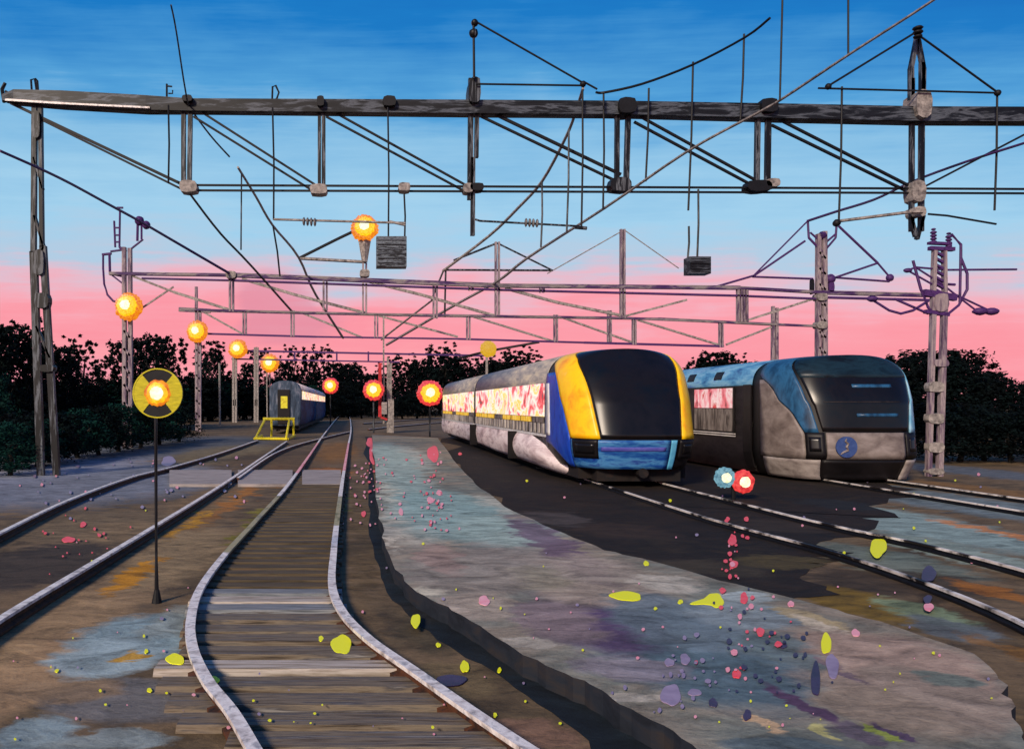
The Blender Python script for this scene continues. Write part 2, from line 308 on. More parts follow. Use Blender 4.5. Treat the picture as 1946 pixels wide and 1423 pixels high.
# platform
PZ = .2
edge_l = [(706, 826), (712, 880), (718, 960), (728, 1020), (745, 1070), (790, 1125), (860, 1160), (940, 1210), (1040, 1265), (1120, 1300), (1200, 1345), (1290, 1400), (1420, 1480)]
edge_r = [(2010, 1560), (1945, 1400), (1925, 1340), (1900, 1290), (1850, 1240), (1700, 1190), (1560, 1150), (1400, 1110), (1240, 1065), (1150, 1045), (1050, 1005), (960, 962), (905, 920), (860, 872), (832, 832)]
def rough_edge(pts):
    out = []
    for a, b in zip(pts, pts[1:]):
        for k_ in range(5):
            t_ = k_ / 5; q = (a[0] + (b[0] - a[0]) * t_, a[1] + (b[1] - a[1]) * t_); w_ = G(q[0], q[1], PZ)
            j_ = .012 * min(4, 2 + w_.y * .12) * (1 if k_ else .5); w_ += Vector((random.uniform(-j_, j_), random.uniform(-j_, j_), 0)); out.append(w_)
    out.append(G(pts[-1][0], pts[-1][1], PZ)); return out
WL, WR = rough_edge(edge_l), rough_edge(edge_r)
poly = WL + WR
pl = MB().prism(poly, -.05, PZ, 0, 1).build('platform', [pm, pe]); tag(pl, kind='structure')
def smooth_pts(pts, k=5):
    out = []
    n = len(pts)
    for i in range(n - 1):
        p0, p1, p2, p3 = pts[max(i - 1, 0)], pts[i], pts[i + 1], pts[min(i + 2, n - 1)]
        for j in range(k):
            t = j / k
            out.append(.5 * ((2 * p1) + (-p0 + p2) * t + (2 * p0 - 5 * p1 + 4 * p2 - p3) * t * t + (-p0 + 3 * p1 - 3 * p2 + p3) * t ** 3))
    out.append(pts[-1]); return out

# ------------------------------------------------------------------ railway tracks
def resamp(pts, step):                      # even spacing along depth-growing line
    out = [pts[0]]; acc = 0
    for a, b in zip(pts, pts[1:]):
        L = (b - a).length; n = max(1, int(L / step))
        for k in range(1, n + 1): out.append(a.lerp(b, k / n))
    return out
RH = .15
def rail(mb, pts, w=.10, h=RH, topf=None):
    pts = [Vector((p.x, p.y, 0)) for p in pts]
    prof = [(-w * .75, .0), (-w * .75, .03), (-w * .18, .05), (-w * .18, h - .05), (-w * .5, h - .035), (-w * .5, h), (w * .5, h), (w * .5, h - .035), (w * .18, h - .05), (w * .18, .05), (w * .75, .03), (w * .75, 0)]
    n = len(prof); vs = []
    for i, p in enumerate(pts):
        t = (pts[min(i + 1, len(pts) - 1)] - pts[max(i - 1, 0)]).normalized(); s = Vector((t.y, -t.x, 0))
        for u, z in prof: q = p + s * u; vs.append((q.x, q.y, z + .008))
    b = len(mb.v); mb.v += vs
    for i in range(len(pts) - 1):
        for k in range(n - 1):
            mb.f.append((b + i * n + k, b + i * n + k + 1, b + (i + 1) * n + k + 1, b + (i + 1) * n + k))
            tm = 0
            if k in (4, 5, 6):
                tm = 1 if topf is None else topf(pts[i])
            mb.m.append(tm)
    mb.f.append(tuple(b + k for k in range(n))); mb.m.append(0)
    mb.f.append(tuple(b + (len(pts) - 1) * n + k for k in range(n))[::-1]); mb.m.append(0)
    return mb
RM = [M['railside'], M['railtop'], M['railpink'], M['railolive']]
def railway(label, rails, sleepers=None, extra=None, w=.10):
    ws = [smooth_pts([G(x, y, RH) for x, y in r], 6) for r in rails]
    root = empty('railway_track', (ws[0][0].x, ws[0][0].y, 0), label, 'railway track', 'railway tracks across the yard')
    for r in ws: rail(MB(), r, w, RH, extra).build('rail', RM, root)
    if sleepers: sleepers(root, ws)
    return root, ws
def x_at(pts, Y):
    for a, b in zip(pts, pts[1:]):
        lo, hi = (a, b) if a.y <= b.y else (b, a)
        if lo.y <= Y <= hi.y and hi.y > lo.y: return lo.x + (hi.x - lo.x) * (Y - lo.y) / (hi.y - lo.y)
    return None
SMS = [M['sleeper'], paint('pale_worn_sleeper', [(70, 60, 50), (130, 118, 104), (170, 160, 150), (110, 98, 86)], (.4, 8, 6), 2.6, .75, 0, 1.25, .5, .02),  # pale tones paint highlights onto some of the sleeper tops
       paint('blue_grey_sleeper', [(50, 52, 56), (96, 100, 104), (130, 132, 134), (70, 62, 54)], (.4, 8, 6), 2.6, .75, 0, 1.1, .5, .02), M['sleeper']]
FARS = paint('soil_stained_sleeper', [(44, 36, 26), (74, 62, 44), (92, 78, 58), (60, 52, 40)], (.4, 8, 6), 2.4, .8, 0, 1.0, .4, .02)
def mid_sleepers(root, ws):
    Y = 4.3; i = 0
    while Y < 27:
        a, b = x_at(ws[0], Y), x_at(ws[1], Y)
        if a is not None and b is not None:
            ov = .10 if not (5.7 < Y < 7.25) else .36
            hw = .135 + random.uniform(-.01, .01); zt = .035 + random.uniform(-.006, .012); dx = random.uniform(-.03, .03); smat = random.choice(SMS) if Y < 10 else FARS
            mb = MB(); v = [(a - ov + dx, Y - hw, -.02), (b + .12 + dx, Y - hw, -.02), (b + .12 + dx, Y + hw, -.02), (a - ov + dx, Y + hw, -.02)]
            mb.add(v + [(p[0] + (.01 if q in (0, 3) else -.01), p[1] + (.01 if q < 2 else -.01), zt + .03) for q, p in enumerate(v)],
                   [(4, 5, 6, 7), (0, 1, 5, 4), (1, 2, 6, 5), (2, 3, 7, 6), (3, 0, 4, 7)])
            mb.build('sleeper', smat, root)
        Y += .40 + random.uniform(-.015, .015)
def midtop(p):
    if 25 < p.y < 45: return 2
    if 12 < p.y < 19 and p.x < -.4: return 3
    return 1
L1 = [(560, 1560), (487, 1430), (440, 1350), (393, 1290), (366, 1230), (363, 1175), (382, 1115), (430, 1050), (490, 985), (548, 920), (590, 862), (618, 822), (640, 795), (652, 783)]
L2 = [(1230, 1560), (1015, 1428), (900, 1352), (790, 1275), (700, 1212), (650, 1160), (631, 1110), (634, 1050), (641, 985), (652, 905), (661, 850), (667, 812), (664, 792), (658, 783)]
railway('curving S-shaped railway track with timber sleepers in the foreground', [L1, L2], mid_sleepers, midtop)
def plain_sleepers(y0, y1, step, over=.3):
    def fn(root, ws):
        Y = y0
        while Y < y1:
            a, b = x_at(ws[0], Y), x_at(ws[1], Y)
            if a is not None and b is not None:
                MB().box((min(a, b) - over, Y - .12, -.03), (max(a, b) + over, Y + .12, .03)).build('sleeper', M['sleeper'], root)
            Y += step
    return fn
railway('left siding track running from the left edge to the yellow buffer stop', [[(-160, 1090), (0, 1012), (130, 950), (250, 906), (330, 886), (420, 860), (490, 836)], [(-160, 1285), (0, 1175), (150, 1085), (290, 1002), (420, 922), (500, 868), (545, 838)]])
railway('thin branch rail joining the foreground track from the left siding', [[(452, 908), (520, 862), (570, 843), (625, 829), (668, 819)]], w=.08)
tr1a = [Vector((x, y, 0)) for x, y in ((5.2, 3), (6.6, 7), (7.25, 9.4), (7.45, 12.2), (7.2, 15), (7.1, 18), (7.1, 30), (7.1, 60))]
tr1b = [Vector((p.x + 1.9, p.y + (.6 if p.y < 13 else 0), 0)) for p in tr1a]
tr2a = [Vector((x, y, 0)) for x, y in ((14.0, 6), (14.3, 12), (14.45, 20), (14.4, 60))]
tr2b = [Vector((p.x + 1.9, p.y, 0)) for p in tr2a]
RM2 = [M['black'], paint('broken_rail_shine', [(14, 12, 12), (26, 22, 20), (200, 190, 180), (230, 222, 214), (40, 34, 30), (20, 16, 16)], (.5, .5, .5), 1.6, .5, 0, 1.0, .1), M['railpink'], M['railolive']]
def railway_w(label, lines, sl, w=.11):
    ws = [smooth_pts(l, 5) for l in lines]
    root = empty('railway_track', (ws[0][0].x, ws[0][0].y, 0), label, 'railway track', 'railway tracks across the yard')
    for r in ws: rail(MB(), r, w, .11).build('rail', RM2, root)
    sl(root, ws)
DS = M['sleeper']
railway_w('bright-railed track curving out to the right from under the yellow train', [tr1a, tr1b], plain_sleepers(30, 30.1, .62), .06)
railway_w('track under the blue and grey train at the right edge', [tr2a, tr2b], plain_sleepers(30, 30.1, .62), .055)
railway('far cross track behind the platform end', [[(690, 804), (760, 799), (840, 794)], [(700, 815), (770, 808), (850, 801)]], w=.12)
# crossing slabs
e = empty('crossing_slab', G(480, 912), 'grey concrete crossing boards laid across the tracks by the round sign', 'crossing slab')
for x0, x1 in ((322, 440), (452, 556), (574, 648)):
    a, b, c, d_ = G(x0, 925), G(x1, 925), G(x1, 897), G(x0, 897)
    MB().prism([(a.x, a.y), (b.x, b.y), (c.x, c.y), (d_.x, d_.y)], .0, .085).build('slab', M['concrete'], e)

# ------------------------------------------------------------------ gantries
def seg(mb, Y, x1, y1, x2, y2, t, dp=None, mi=0):
    k = Y / F; return mb.bar(P(x1, y1, Y), P(x2, y2, Y), t * k, (dp if dp else t) * k, mi)
def part(name, Y, segs, mat, par, t=4, dp=None):
    mb = MB()
    for s in segs: seg(mb, Y, s[0], s[1], s[2], s[3], s[4] if len(s) > 4 else t, dp)
    return mb.build(name, mat, par)
def plate(name, Y, cx, cy, w, h, mat, par, dp=26, dy=0, jag=.04):
    w *= .86; h *= .86
    k = Y / F; mb = MB(); c = P(cx, cy, Y) + Vector((0, dy, 0)); n = 12; ring = []
    for i in range(n):
        a = 2 * math.pi * i / n + .3; r = (abs(math.cos(a)) ** 4 + abs(math.sin(a)) ** 4) ** -.25 * (1 + random.uniform(-jag, jag))
        ring.append((c.x + math.cos(a) * r * w * k / 2, c.z + math.sin(a) * r * h * k / 2))
    y0, y1 = c.y - dp * k / 2, c.y + dp * k / 2
    vs = [(x, y0, z) for x, z in ring] + [(x, y1, z) for x, z in ring]
    mb.add(vs, [tuple(range(n)), tuple(range(n, 2 * n))[::-1]] + [(i, n + i, n + (i + 1) % n, (i + 1) % n) for i in range(n)])
    return mb.build(name, mat, par)
def loop(mb, Y, pts, t):
    k = Y / F; return mb.tube([P(x, y, Y) for x, y in pts], t * k / 2, 6)
Y1 = 27.0
g1 = empty('overhead_gantry', P(75, 903, Y1), 'nearest and largest steel gantry with its thick black beam spanning the whole yard', 'gantry', 'gantries over the yard')
# beam with lighter brushed length at the left
k1 = Y1 / F
bm = MB()
bx = [(6, 187, 10), (30, 186, 22), (120, 191, 26), (280, 200, 26), (360, 203, 22), (900, 207, 24), (1180, 209, 24), (1500, 216, 26), (1740, 221, 26), (2060, 222, 26)]
bm.tube([P(x, y, Y1) for x, y, t in bx], [t * k1 * .74 for x, y, t in bx], 4)
bm.build('beam', M['steel'], g1)
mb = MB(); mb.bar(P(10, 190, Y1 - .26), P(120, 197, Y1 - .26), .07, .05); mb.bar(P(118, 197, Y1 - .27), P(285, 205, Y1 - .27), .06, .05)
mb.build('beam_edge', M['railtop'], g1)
ms = part('mast', Y1, [(66, 195, 64, 480, 9), (64, 478, 78, 905, 13), (77, 195, 80, 470, 7), (82, 468, 108, 905, 12), (65, 300, 82, 360, 3), (66, 410, 84, 470, 4), (84, 470, 66, 510, 4), (70, 620, 96, 680, 4)], M['steel_v'], g1, dp=10)
for cx, cy, w, h in ((72, 240, 16, 60), (76, 500, 24, 56), (82, 572, 30, 34), (92, 700, 30, 16)):
    plate('gusset_plate', Y1, cx, cy, w, h, M['steel_v'], ms, 20)
part('mast', Y1, [(2038, 195, 2038, 905, 14), (2062, 195, 2062, 905, 14)] + [(2038, y, 2062, y + 40, 6) for y in range(240, 880, 60)], M['steel_v'], g1, dp=14)
for segs in ([(349, 208, 349, 350, 8), (362, 208, 360, 350, 8)], [(607, 195, 607, 356, 6), (615, 205, 615, 356, 7)], [(895, 150, 893, 380, 10), (907, 165, 905, 300, 8), (899, 300, 898, 448, 8)],
             [(1173, 200, 1172, 345, 8), (1194, 205, 1190, 345, 9)], [(1440, 205, 1438, 350, 8), (1460, 205, 1458, 350, 9)]):
    part('strut', Y1, segs, M['steel_v'], g1, dp=9)
part('strut', Y1, [(1733, 150, 1732, 440, 7), (1752, 120, 1750, 440, 8), (1743, 70, 1731, 130, 7), (1743, 70, 1754, 130, 7), (1730, 412, 1740, 450, 6), (1754, 410, 1742, 455, 6), (1731, 130, 1731, 190, 8), (1754, 130, 1753, 190, 8)], M['steel_v'], g1, dp=8)
part('lower_chord', Y1, [(355, 352, 2045, 360, 3.2), (355, 362, 2045, 368, 3.2)], M['black'], g1, dp=5)
for segs in ([(20, 196, 345, 350, 5), (75, 226, 350, 362, 3.4)], [(370, 205, 600, 352, 3.4), (368, 222, 590, 360, 3.4)], [(620, 205, 885, 352, 3.4), (620, 222, 880, 362, 3.4)],
             [(925, 210, 1180, 332, 5), (915, 222, 1172, 345, 4)], [(1206, 216, 1440, 345, 4), (1205, 232, 1425, 350, 4)], [(1470, 222, 1725, 352, 4), (1466, 238, 1720, 362, 4)], [(1755, 356, 2035, 210, 3.4)]):
    part('diagonal_brace', Y1, segs, M['black'], g1, dp=5)
for cx, cy, w, h, mm in ((360, 357, 38, 26, 'grey'), (606, 362, 38, 22, 'grey'), (768, 358, 26, 18, 'grey'), (888, 360, 20, 20, 'grey'), (905, 358, 30, 16, 'black'), (1176, 353, 46, 30, 'steel_v'),
                     (1438, 356, 52, 24, 'black'), (1464, 350, 30, 18, 'grey'), (1738, 366, 30, 46, 'grey'), (1740, 405, 26, 22, 'grey')):
    plate('joint_plate', Y1, cx, cy, w, h, M[mm], g1)
for cx, cy, w, h, mm in ((899, 180, 26, 56, 'steel_v'), (1186, 208, 38, 34, 'black'), (1452, 208, 36, 30, 'black'), (1741, 205, 34, 60, 'grey'), (360, 195, 22, 14, 'black'), (739, 200, 28, 22, 'black'), (610, 200, 16, 22, 'black')):
    plate('beam_collar', Y1, cx, cy, w, h, M[mm], g1, 40, dy=-.05)
mb = MB(); loop(mb, Y1, [(8, 195), (4, 170), (10, 158)], 7); loop(mb, Y1, [(14, 196), (20, 178), (10, 174)], 5); mb.build('end_bracket', M['black'], g1)
mb = MB(); loop(mb, Y1, [(61, 182), (59, 152), (66, 150), (70, 176)], 4); loop(mb, Y1, [(67, 150), (71, 154), (73, 180)], 4); mb.build('top_loop', M['black'], g1)
mb = MB(); loop(mb, Y1, [(517, 195), (518, 165), (524, 163), (530, 176), (526, 188), (519, 193)], 4); mb.build('top_loop', M['black'], g1)
mb = MB(); loop(mb, Y1, [(317, 205), (317, 160)], 4); loop(mb, Y1, [(318, 164), (327, 165)], 3.4); loop(mb, Y1, [(320, 178), (328, 178), (328, 172)], 3); mb.build('top_loop', M['black'], g1)

# brackets standing on the first gantry
def thing_segs(name, label, cat, Y, segs, mat, group=None, t=3.4, kids=()):
    x0 = sum(s[0] for s in segs) / len(segs); yl = max(max(s[1], s[3]) for s in segs)
    mb = MB(); e = P(x0, yl, Y)
    for s in segs:
        mb.tube([P(s[0], s[1], Y), P(s[2], s[3], Y)], (s[4] if len(s) > 4 else t) * Y / F / 2, 6)
    if kids:
        root = empty(name, e, label, cat, group); mb.build('frame', mat, root)
        for nm, fn in kids: fn(root)
        return root
    o = mb.build(name, mat); return tag(o, label, cat, group)
def balls(name, Y, pts, mat, sc_=(1, 1, 1)):
    def fn(root):
        for x, y, r in pts: MB().ball(P(x, y, Y), r * Y / F, 10, 7, sc_, .06).build(name, mat, root, True)
    return name, fn
thing_segs('wire_bracket', 'tall triangular wire bracket rising above the beam near the middle', 'bracket', Y1 - .5,
           [(901, 150, 900, 45, 5), (905, 42, 1108, 158, 4), (905, 160, 1112, 163, 4), (1108, 155, 1135, 170, 4)], M['black'], 'brackets on the nearest gantry',
           kids=[balls('insulator', Y1 - .5, [(902, 44, 7), (900, 64, 9)], M['steel_v']), balls('clamp', Y1 - .5, [(1108, 160, 6)], M['black'])])
thing_segs('wire_bracket', 'wide triangular wire bracket on the right hanging post, apex at the top of the beam', 'bracket', Y1 - .5,
           [(1740, 62, 1572, 165, 4), (1744, 66, 1893, 174, 4), (1555, 168, 1897, 177, 4)], M['black'], 'brackets on the nearest gantry',
           kids=[balls('insulator', Y1 - .5, [(1744, 54, 9), (1744, 62, 9), (1744, 70, 8)], M['black'], (1, 1, .45)), balls('clamp', Y1 - .5, [(1574, 165, 6), (1896, 177, 6)], M['black'])])
rods = [(320, 200, 320, 348, 'black rod hanging left of the first beam strut'), (518, 205, 520, 418, 'rod hanging under the loop on the beam'), (519, 430, 532, 525, 'broken lower rod under the left insulator arm'),
        (737, 205, 738, 452, 'rod carrying the square black box on its left side'), (768, 368, 769, 455, 'short rod carrying the square black box on its right side'),
        (1107, 165, 1105, 430, 'black rod dropping from the tip of the middle bracket'), (1081, 245, 1077, 440, 'grey rod left of the middle bracket tip rod'), (1030, 345, 1028, 470, 'short grey rod under the falling grey wire'),
        (1147, 176, 1146, 398, 'black rod dropping from the low end of the sagging wire'), (1233, 168, 1227, 345, 'thin rod crossing the beam right of the double strut'),
        (1317, 118, 1308, 400, 'rod hanging from the sagging wire above the beam'), (1327, 360, 1325, 490, 'grey rod carrying the small grey box'), (1309, 430, 1307, 492, 'short black rod beside the small grey box rod'),
        (1414, 65, 1407, 228, 'rod hanging near the high end of the sagging wire'), (1600, 165, 1594, 422, 'long rod under the left end of the right bracket'), (1895, 180, 1890, 400, 'long rod under the right end of the right bracket')]
for x1, y1, x2, y2, lb in rods:
    o = MB().tube([P(x1, y1, Y1 - .45), P((x1 + x2) / 2 + 1.5, (y1 + y2) / 2, Y1 - .45), P(x2, y2, Y1 - .45)], .033, 6).build('dropper_rod', M['steel_v'] if 'grey' in lb else M['black'])
    tag(o, lb, 'hanging rod', 'rods hanging from the overhead lines')
for x1, y1, x2, y2, lb in ((1488, -40, 1482, 192, 'rod coming down from above the picture to the rising wire, left one'), (1612, -40, 1612, 104, 'rod coming down from above the picture to the rising wire, right one')):
    o = MB().tube([P(x1, y1, 17), P(x2, y2, 17)], .02, 6).build('dropper_rod', M['black']); tag(o, lb, 'hanging rod', 'rods hanging from the overhead lines')
def insul(Y, x, y, n=4, r=8, sp=7):
    def fn(root):
        mb = MB()
        for i in range(n): mb.ball(P(x + (i - (n - 1) / 2) * sp, y + i * .5, Y), r * Y / F, 10, 6, (.35, 1, 1), .08)
        mb.build('insulator', M['ins'], root, True)
    return 'insulator', fn
thing_segs('insulator_arm', 'level arm with ribbed insulator beside the topmost glowing lamp', 'insulator arm', Y1 - .45, [(520, 417, 770, 424, 4.5), (740, 421, 770, 428, 5)], M['grey'], 'insulator arms', kids=[insul(Y1 - .45, 588, 421)])
thing_segs('insulator_arm', 'level arm with ribbed insulator under the middle of the nearest gantry', 'insulator arm', Y1 - .45, [(903, 417, 912, 420, 4), (912, 420, 1100, 430, 4), (1092, 432, 1115, 434, 7)], M['steel_v'], 'insulator arms', kids=[insul(Y1 - .45, 1010, 423)])
thing_segs('insulator_arm', 'sloping pale grey arm reaching left from the right hanging post', 'insulator arm', Y1 - .45, [(1597, 420, 1738, 402, 6), (1730, 402, 1752, 402, 10)], M['grey'], 'insulator arms', kids=[balls('clamp', Y1 - .45, [(1590, 424, 7)], M['black'])])
thing_segs('insulator_arm', 'curved black arm reaching right below the lower chord at the right edge', 'insulator arm', Y1 - .45, [(1764, 407, 1800, 410, 4), (1800, 410, 1893, 426, 4)], M['black'], 'insulator arms')
def hang_box(label, x0, y0, x1, y1, mat, Y):
    a, b = P(x0, y1, Y), P(x1, y0, Y); root = empty('hanging_box', ((a.x + b.x) / 2, Y, a.z), label, 'hanging box', 'boxes hanging under the nearest gantry')
    MB().box((a.x, Y - .25, a.z), (b.x, Y + .25, b.z)).build('case', mat, root)
    mb = MB(); 
    for i in range(6):
        z = a.z + (b.z - a.z) * (i + .7) / 6.6; mb.box((a.x + .05, Y - .28, z), (b.x - .05, Y - .251, z + .03))
    mb.build('louvre', M['steel'], root)
hang_box('square black box hanging on two rods right of the topmost lamp', 715, 452, 772, 509, paint('scratched_black_case', [(8, 8, 10), (30, 32, 36), (120, 130, 140), (16, 16, 18)], (1.5, 1, 9), 2.4, .5, 0, .8), Y1 - .45)
hang_box('small grey box hanging on a rod under the right part of the nearest gantry', 1305, 490, 1345, 522, M['steel'], Y1 - .45)

# second gantry
Y2 = 45.0
g2 = empty('overhead_gantry', P(240, 850, Y2), 'second gantry with thin grey and purple chords behind the nearest one', 'gantry', 'gantries over the yard')
part('top_chord', Y2, [(208, 520, 445, 523, 5.5), (445, 523, 950, 543, 8), (950, 543, 1405, 547, 7), (1405, 547, 1560, 556, 5), (1560, 556, 1800, 562, 7)], M['gpurple'], g2, dp=10)
part('lower_chord', Y2, [(270, 529, 440, 533, 3), (440, 533, 950, 551, 3.4), (950, 551, 1400, 562, 3.4), (1400, 562, 1555, 568, 3.4), (1555, 565, 1790, 571, 4)], M['purple'], g2, dp=8)
part('bottom_chord', Y2, [(345, 588, 720, 597, 3.4), (720, 597, 1180, 604, 3.4), (1180, 604, 1560, 620, 4)], M['gpurple'], g2, dp=6)
for s in ([(250, 524, 330, 555), (330, 555, 440, 590, 5)], [(460, 530, 560, 560, 5), (560, 560, 695, 595, 5)], [(700, 535, 800, 560, 5), (800, 560, 940, 600, 5)], [(960, 548, 1060, 575, 5), (1060, 575, 1183, 600, 5)],
          [(1183, 602, 1305, 570, 4)], [(1410, 612, 1555, 565, 4)], [(248, 600, 330, 545, 3)]):
    part('diagonal_brace', Y2, s, M['grey'], g2)
for x, ya, yb in ((440, 522, 592), (693, 500, 596), (945, 460, 600), (1183, 436, 605), (1405, 545, 612), (1416, 548, 612), (618, 530, 590), (827, 540, 605), (895, 545, 552), (1030, 545, 556)):
    part('strut', Y2, [(x - 3, ya, x - 3, yb, 3.6), (x + 3, ya, x + 3, yb, 3.6)], M['mauve'], g2, dp=8)
part('mast', Y2, [(236, 470, 237, 852, 7), (247, 472, 249, 852, 7)] + [(236, y, 248, y + 14, 4) for y in range(560, 850, 34)], M['mauve'], g2, dp=9)
part('mast', Y2, [(1555, 445, 1553, 852, 7), (1566, 440, 1568, 852, 8)] + [(1555, y, 1567, y + 12, 4) for y in range(480, 850, 30)], M['mauve'], g2, dp=9)
for x, y in ((440, 523), (693, 520), (1558, 565), (1558, 618)): plate('joint_plate', Y2, x, y, 22, 16, M['grey'], g2, 18)
plate('end_weight', Y2, 1578, 546, 12, 22, M['purple'], g2, 10); plate('end_weight', Y2, 1543, 545, 6, 34, M['black'], g2, 8)
# second gantry mast-head gear
thing_segs('mast_head_frame', 'black and purple ladder frame on top of the left mast of the second gantry', 'mast frame', Y2, [(217, 420, 219, 470, 4), (228, 400, 227, 470, 4), (222, 395, 234, 395, 4), (218, 433, 227, 433), (218, 447, 227, 447), (218, 460, 227, 460), (227, 470, 240, 478, 5), (243, 478, 272, 455, 4), (262, 415, 261, 458, 5), (269, 422, 269, 455, 4), (210, 478, 240, 474, 4), (194, 484, 212, 482, 5), (208, 482, 209, 520, 5), (209, 520, 236, 526, 4), (209, 520, 232, 538, 3)], M['purple'], kids=[balls('clamp', Y2, [(265, 420, 9), (278, 428, 8)], M['purple'])])
o = MB().tube([P(x, y, Y2) for x, y in ((196, 484), (196, 510), (198, 540), (204, 560), (215, 572), (228, 576))], .06, 6).build('mast_cable', M['purple']); tag(o, 'dark cable curving down to the big lamp on the left mast', 'cable')
thing_segs('pole_head_frame', 'purple forked head frame with long stays on the mast above the blue train', 'mast frame', Y2,
           [(1535, 418, 1537, 452, 4), (1537, 452, 1562, 478, 5), (1540, 442, 1560, 460, 4), (1590, 425, 1588, 452, 4), (1588, 452, 1566, 478, 4), (1588, 445, 1568, 462, 4), (1535, 420, 1432, 524, 3), (1530, 458, 1430, 526, 4),
            (1430, 526, 1545, 530, 4), (1594, 430, 1668, 500, 5), (1668, 500, 1692, 528, 4), (1580, 530, 1668, 500, 4), (1580, 527, 1690, 535, 4), (1350, 548, 1432, 524, 4)], M['purple'],
           kids=[balls('insulator', Y2, [(1578, 530, 9), (1691, 528, 7), (1563, 448, 8)], M['purple'])])
thing_segs('stay_frame', 'small grey peaked stay frame on the second gantry above the yellow train tail', 'stay frame', Y2, [(842, 513, 1050, 514, 4), (847, 513, 845, 603, 4), (842, 516, 820, 570, 4), (945, 462, 862, 495, 4), (945, 462, 1050, 514, 3.4)], M['steel_v'])
thing_segs('stay_frame', 'faint thin peaked stay frame above the yellow train roof', 'stay frame', Y2, [(1186, 437, 1040, 520, 2), (1186, 437, 1290, 510, 2)], M['grey'])

# third and fourth gantries
Y3 = 72.0
g3 = empty('overhead_gantry', P(375, 820, Y3), 'third gantry low in the pink band with thin purple lattice', 'gantry', 'gantries over the yard')
part('top_chord', Y3, [(340, 588, 400, 591, 8), (400, 591, 800, 600, 4), (800, 600, 1250, 606, 4), (1250, 606, 1480, 617, 5), (1480, 617, 1560, 620, 4)], M['gpurple'], g3, dp=6)
part('bottom_chord', Y3, [(385, 634, 600, 640, 3.4), (600, 640, 870, 644, 3), (870, 644, 1110, 651, 3.4), (1110, 651, 1260, 655, 4), (1260, 655, 1375, 658, 4)], M['purple'], g3, dp=5)
for s in ([(385, 592, 462, 635)], [(575, 595, 690, 642)], [(720, 600, 870, 640)], [(900, 602, 1050, 648)], [(1065, 602, 1200, 650)], [(1212, 608, 1365, 655)], [(1380, 655, 1470, 620)]):
    part('diagonal_brace', Y3, s, M['grey'], g3, t=3.6)
for x, ya, yb in ((465, 593, 636), (556, 590, 640), (715, 598, 642), (890, 600, 646), (1056, 598, 650), (1205, 605, 655), (1158, 590, 650), (1370, 610, 660)):
    part('strut', Y3, [(x - 2.5, ya, x - 2.5, yb, 3), (x + 2.5, ya, x + 2.5, yb, 3)], M['mauve'], g3, dp=6)
part('mast', Y3, [(373, 545, 374, 822, 5), (380, 590, 380, 822, 5)] + [(373, y, 380, y + 8, 3) for y in range(640, 815, 24)], M['mauve'], g3, dp=6)
part('mast', Y3, [(1469, 582, 1467, 822, 5), (1476, 585, 1476, 822, 5)], M['mauve'], g3, dp=6)
Y4 = 110.0
g4 = empty('overhead_gantry', P(447, 803, Y4), 'farthest gantry with faint line just above the trees', 'gantry', 'gantries over the yard')
part('top_chord', Y4, [(436, 666, 930, 676, 3.4)], M['purple'], g4)
part('bottom_chord', Y4, [(440, 682, 760, 688, 2.6)], M['purple'], g4)
for x in (446, 487): part('mast', Y4, [(x - 2.5, 660, x - 2.5, 804, 4), (x + 2.5, 660, x + 2.5, 804, 4)] + [(x - 2.5, 765, x + 2.5, 765, 12)], M['grey'], g4, dp=5)
part('mast', Y4, [(925, 660, 925, 804, 4)], M['grey'], g4)
for x in (560, 640, 700): part('strut', Y4, [(x, 668, x, 686, 3)], M['purple'], g4)
for x, yt, Y, lb in ((417, 690, 90, 'thin grey pole between the lamp masts at the left'), (507, 705, 125, 'thin grey pole left of the far carriage')):
    o = MB().tube([P(x, yt, Y), P(x + 1, HY + F * H / Y, Y)], .12, 6).build('thin_pole', M['grey']); tag(o, lb, 'pole', 'thin poles by the trees')

# lattice mast at right
YR = 26.6
lm = empty('lattice_mast', P(1778, 905, YR), 'tall grey lattice mast with purple insulators right of the blue train', 'mast')
part('leg', YR, [(1776, 470, 1773, 560, 6), (1774, 560, 1764, 905, 8)], M['mauve'], lm, dp=9)
part('leg', YR, [(1794, 470, 1795, 560, 6), (1795, 560, 1785, 905, 9)], M['mauve'], lm, dp=9)
part('lacing', YR, [(1776, y, 1794, y + 10, 4) for y in range(478, 560, 12)], M['purple'], lm, dp=6)
for y in (735, 795, 850, 895): plate('tie_plate', YR, 1775, y, 34, 22 if y < 890 else 14, M['grey'], lm, 14, jag=.06)
for y in (575, 690): plate('tie_plate', YR, 1785, y, 32, 40 if y == 575 else 16, M['mauve'], lm, 14, jag=.06)
for sg_ in ((1766, 472, 1812, 474, 7), (1765, 462, 1806, 464, 5), (1755, 556, 1816, 566, 12), (1758, 592, 1802, 598, 7)): part('crossarm', YR, [sg_], M['purple'], lm, dp=10)
for x, y0 in ((1774, 432), (1803, 440)):
    mb = MB(); 
    for i in range(5): mb.ball(P(x, y0 + 4 + i * 6, YR), (5.5 if i else 4) * YR / F, 10, 6, (1, 1, .6))
    mb.build('insulator', M['purple'], lm, True)
mb = MB(); kk = YR / F
loop(mb, YR, [(1808, 445), (1826, 465), (1826, 490), (1838, 520), (1838, 550), (1822, 580), (1800, 598)], 5); loop(mb, YR, [(1826, 465), (1824, 575)], 4.5)
loop(mb, YR, [(1735, 495), (1750, 550), (1764, 585), (1780, 600)], 5); mb.build('jumper_cable', M['purple'], lm)
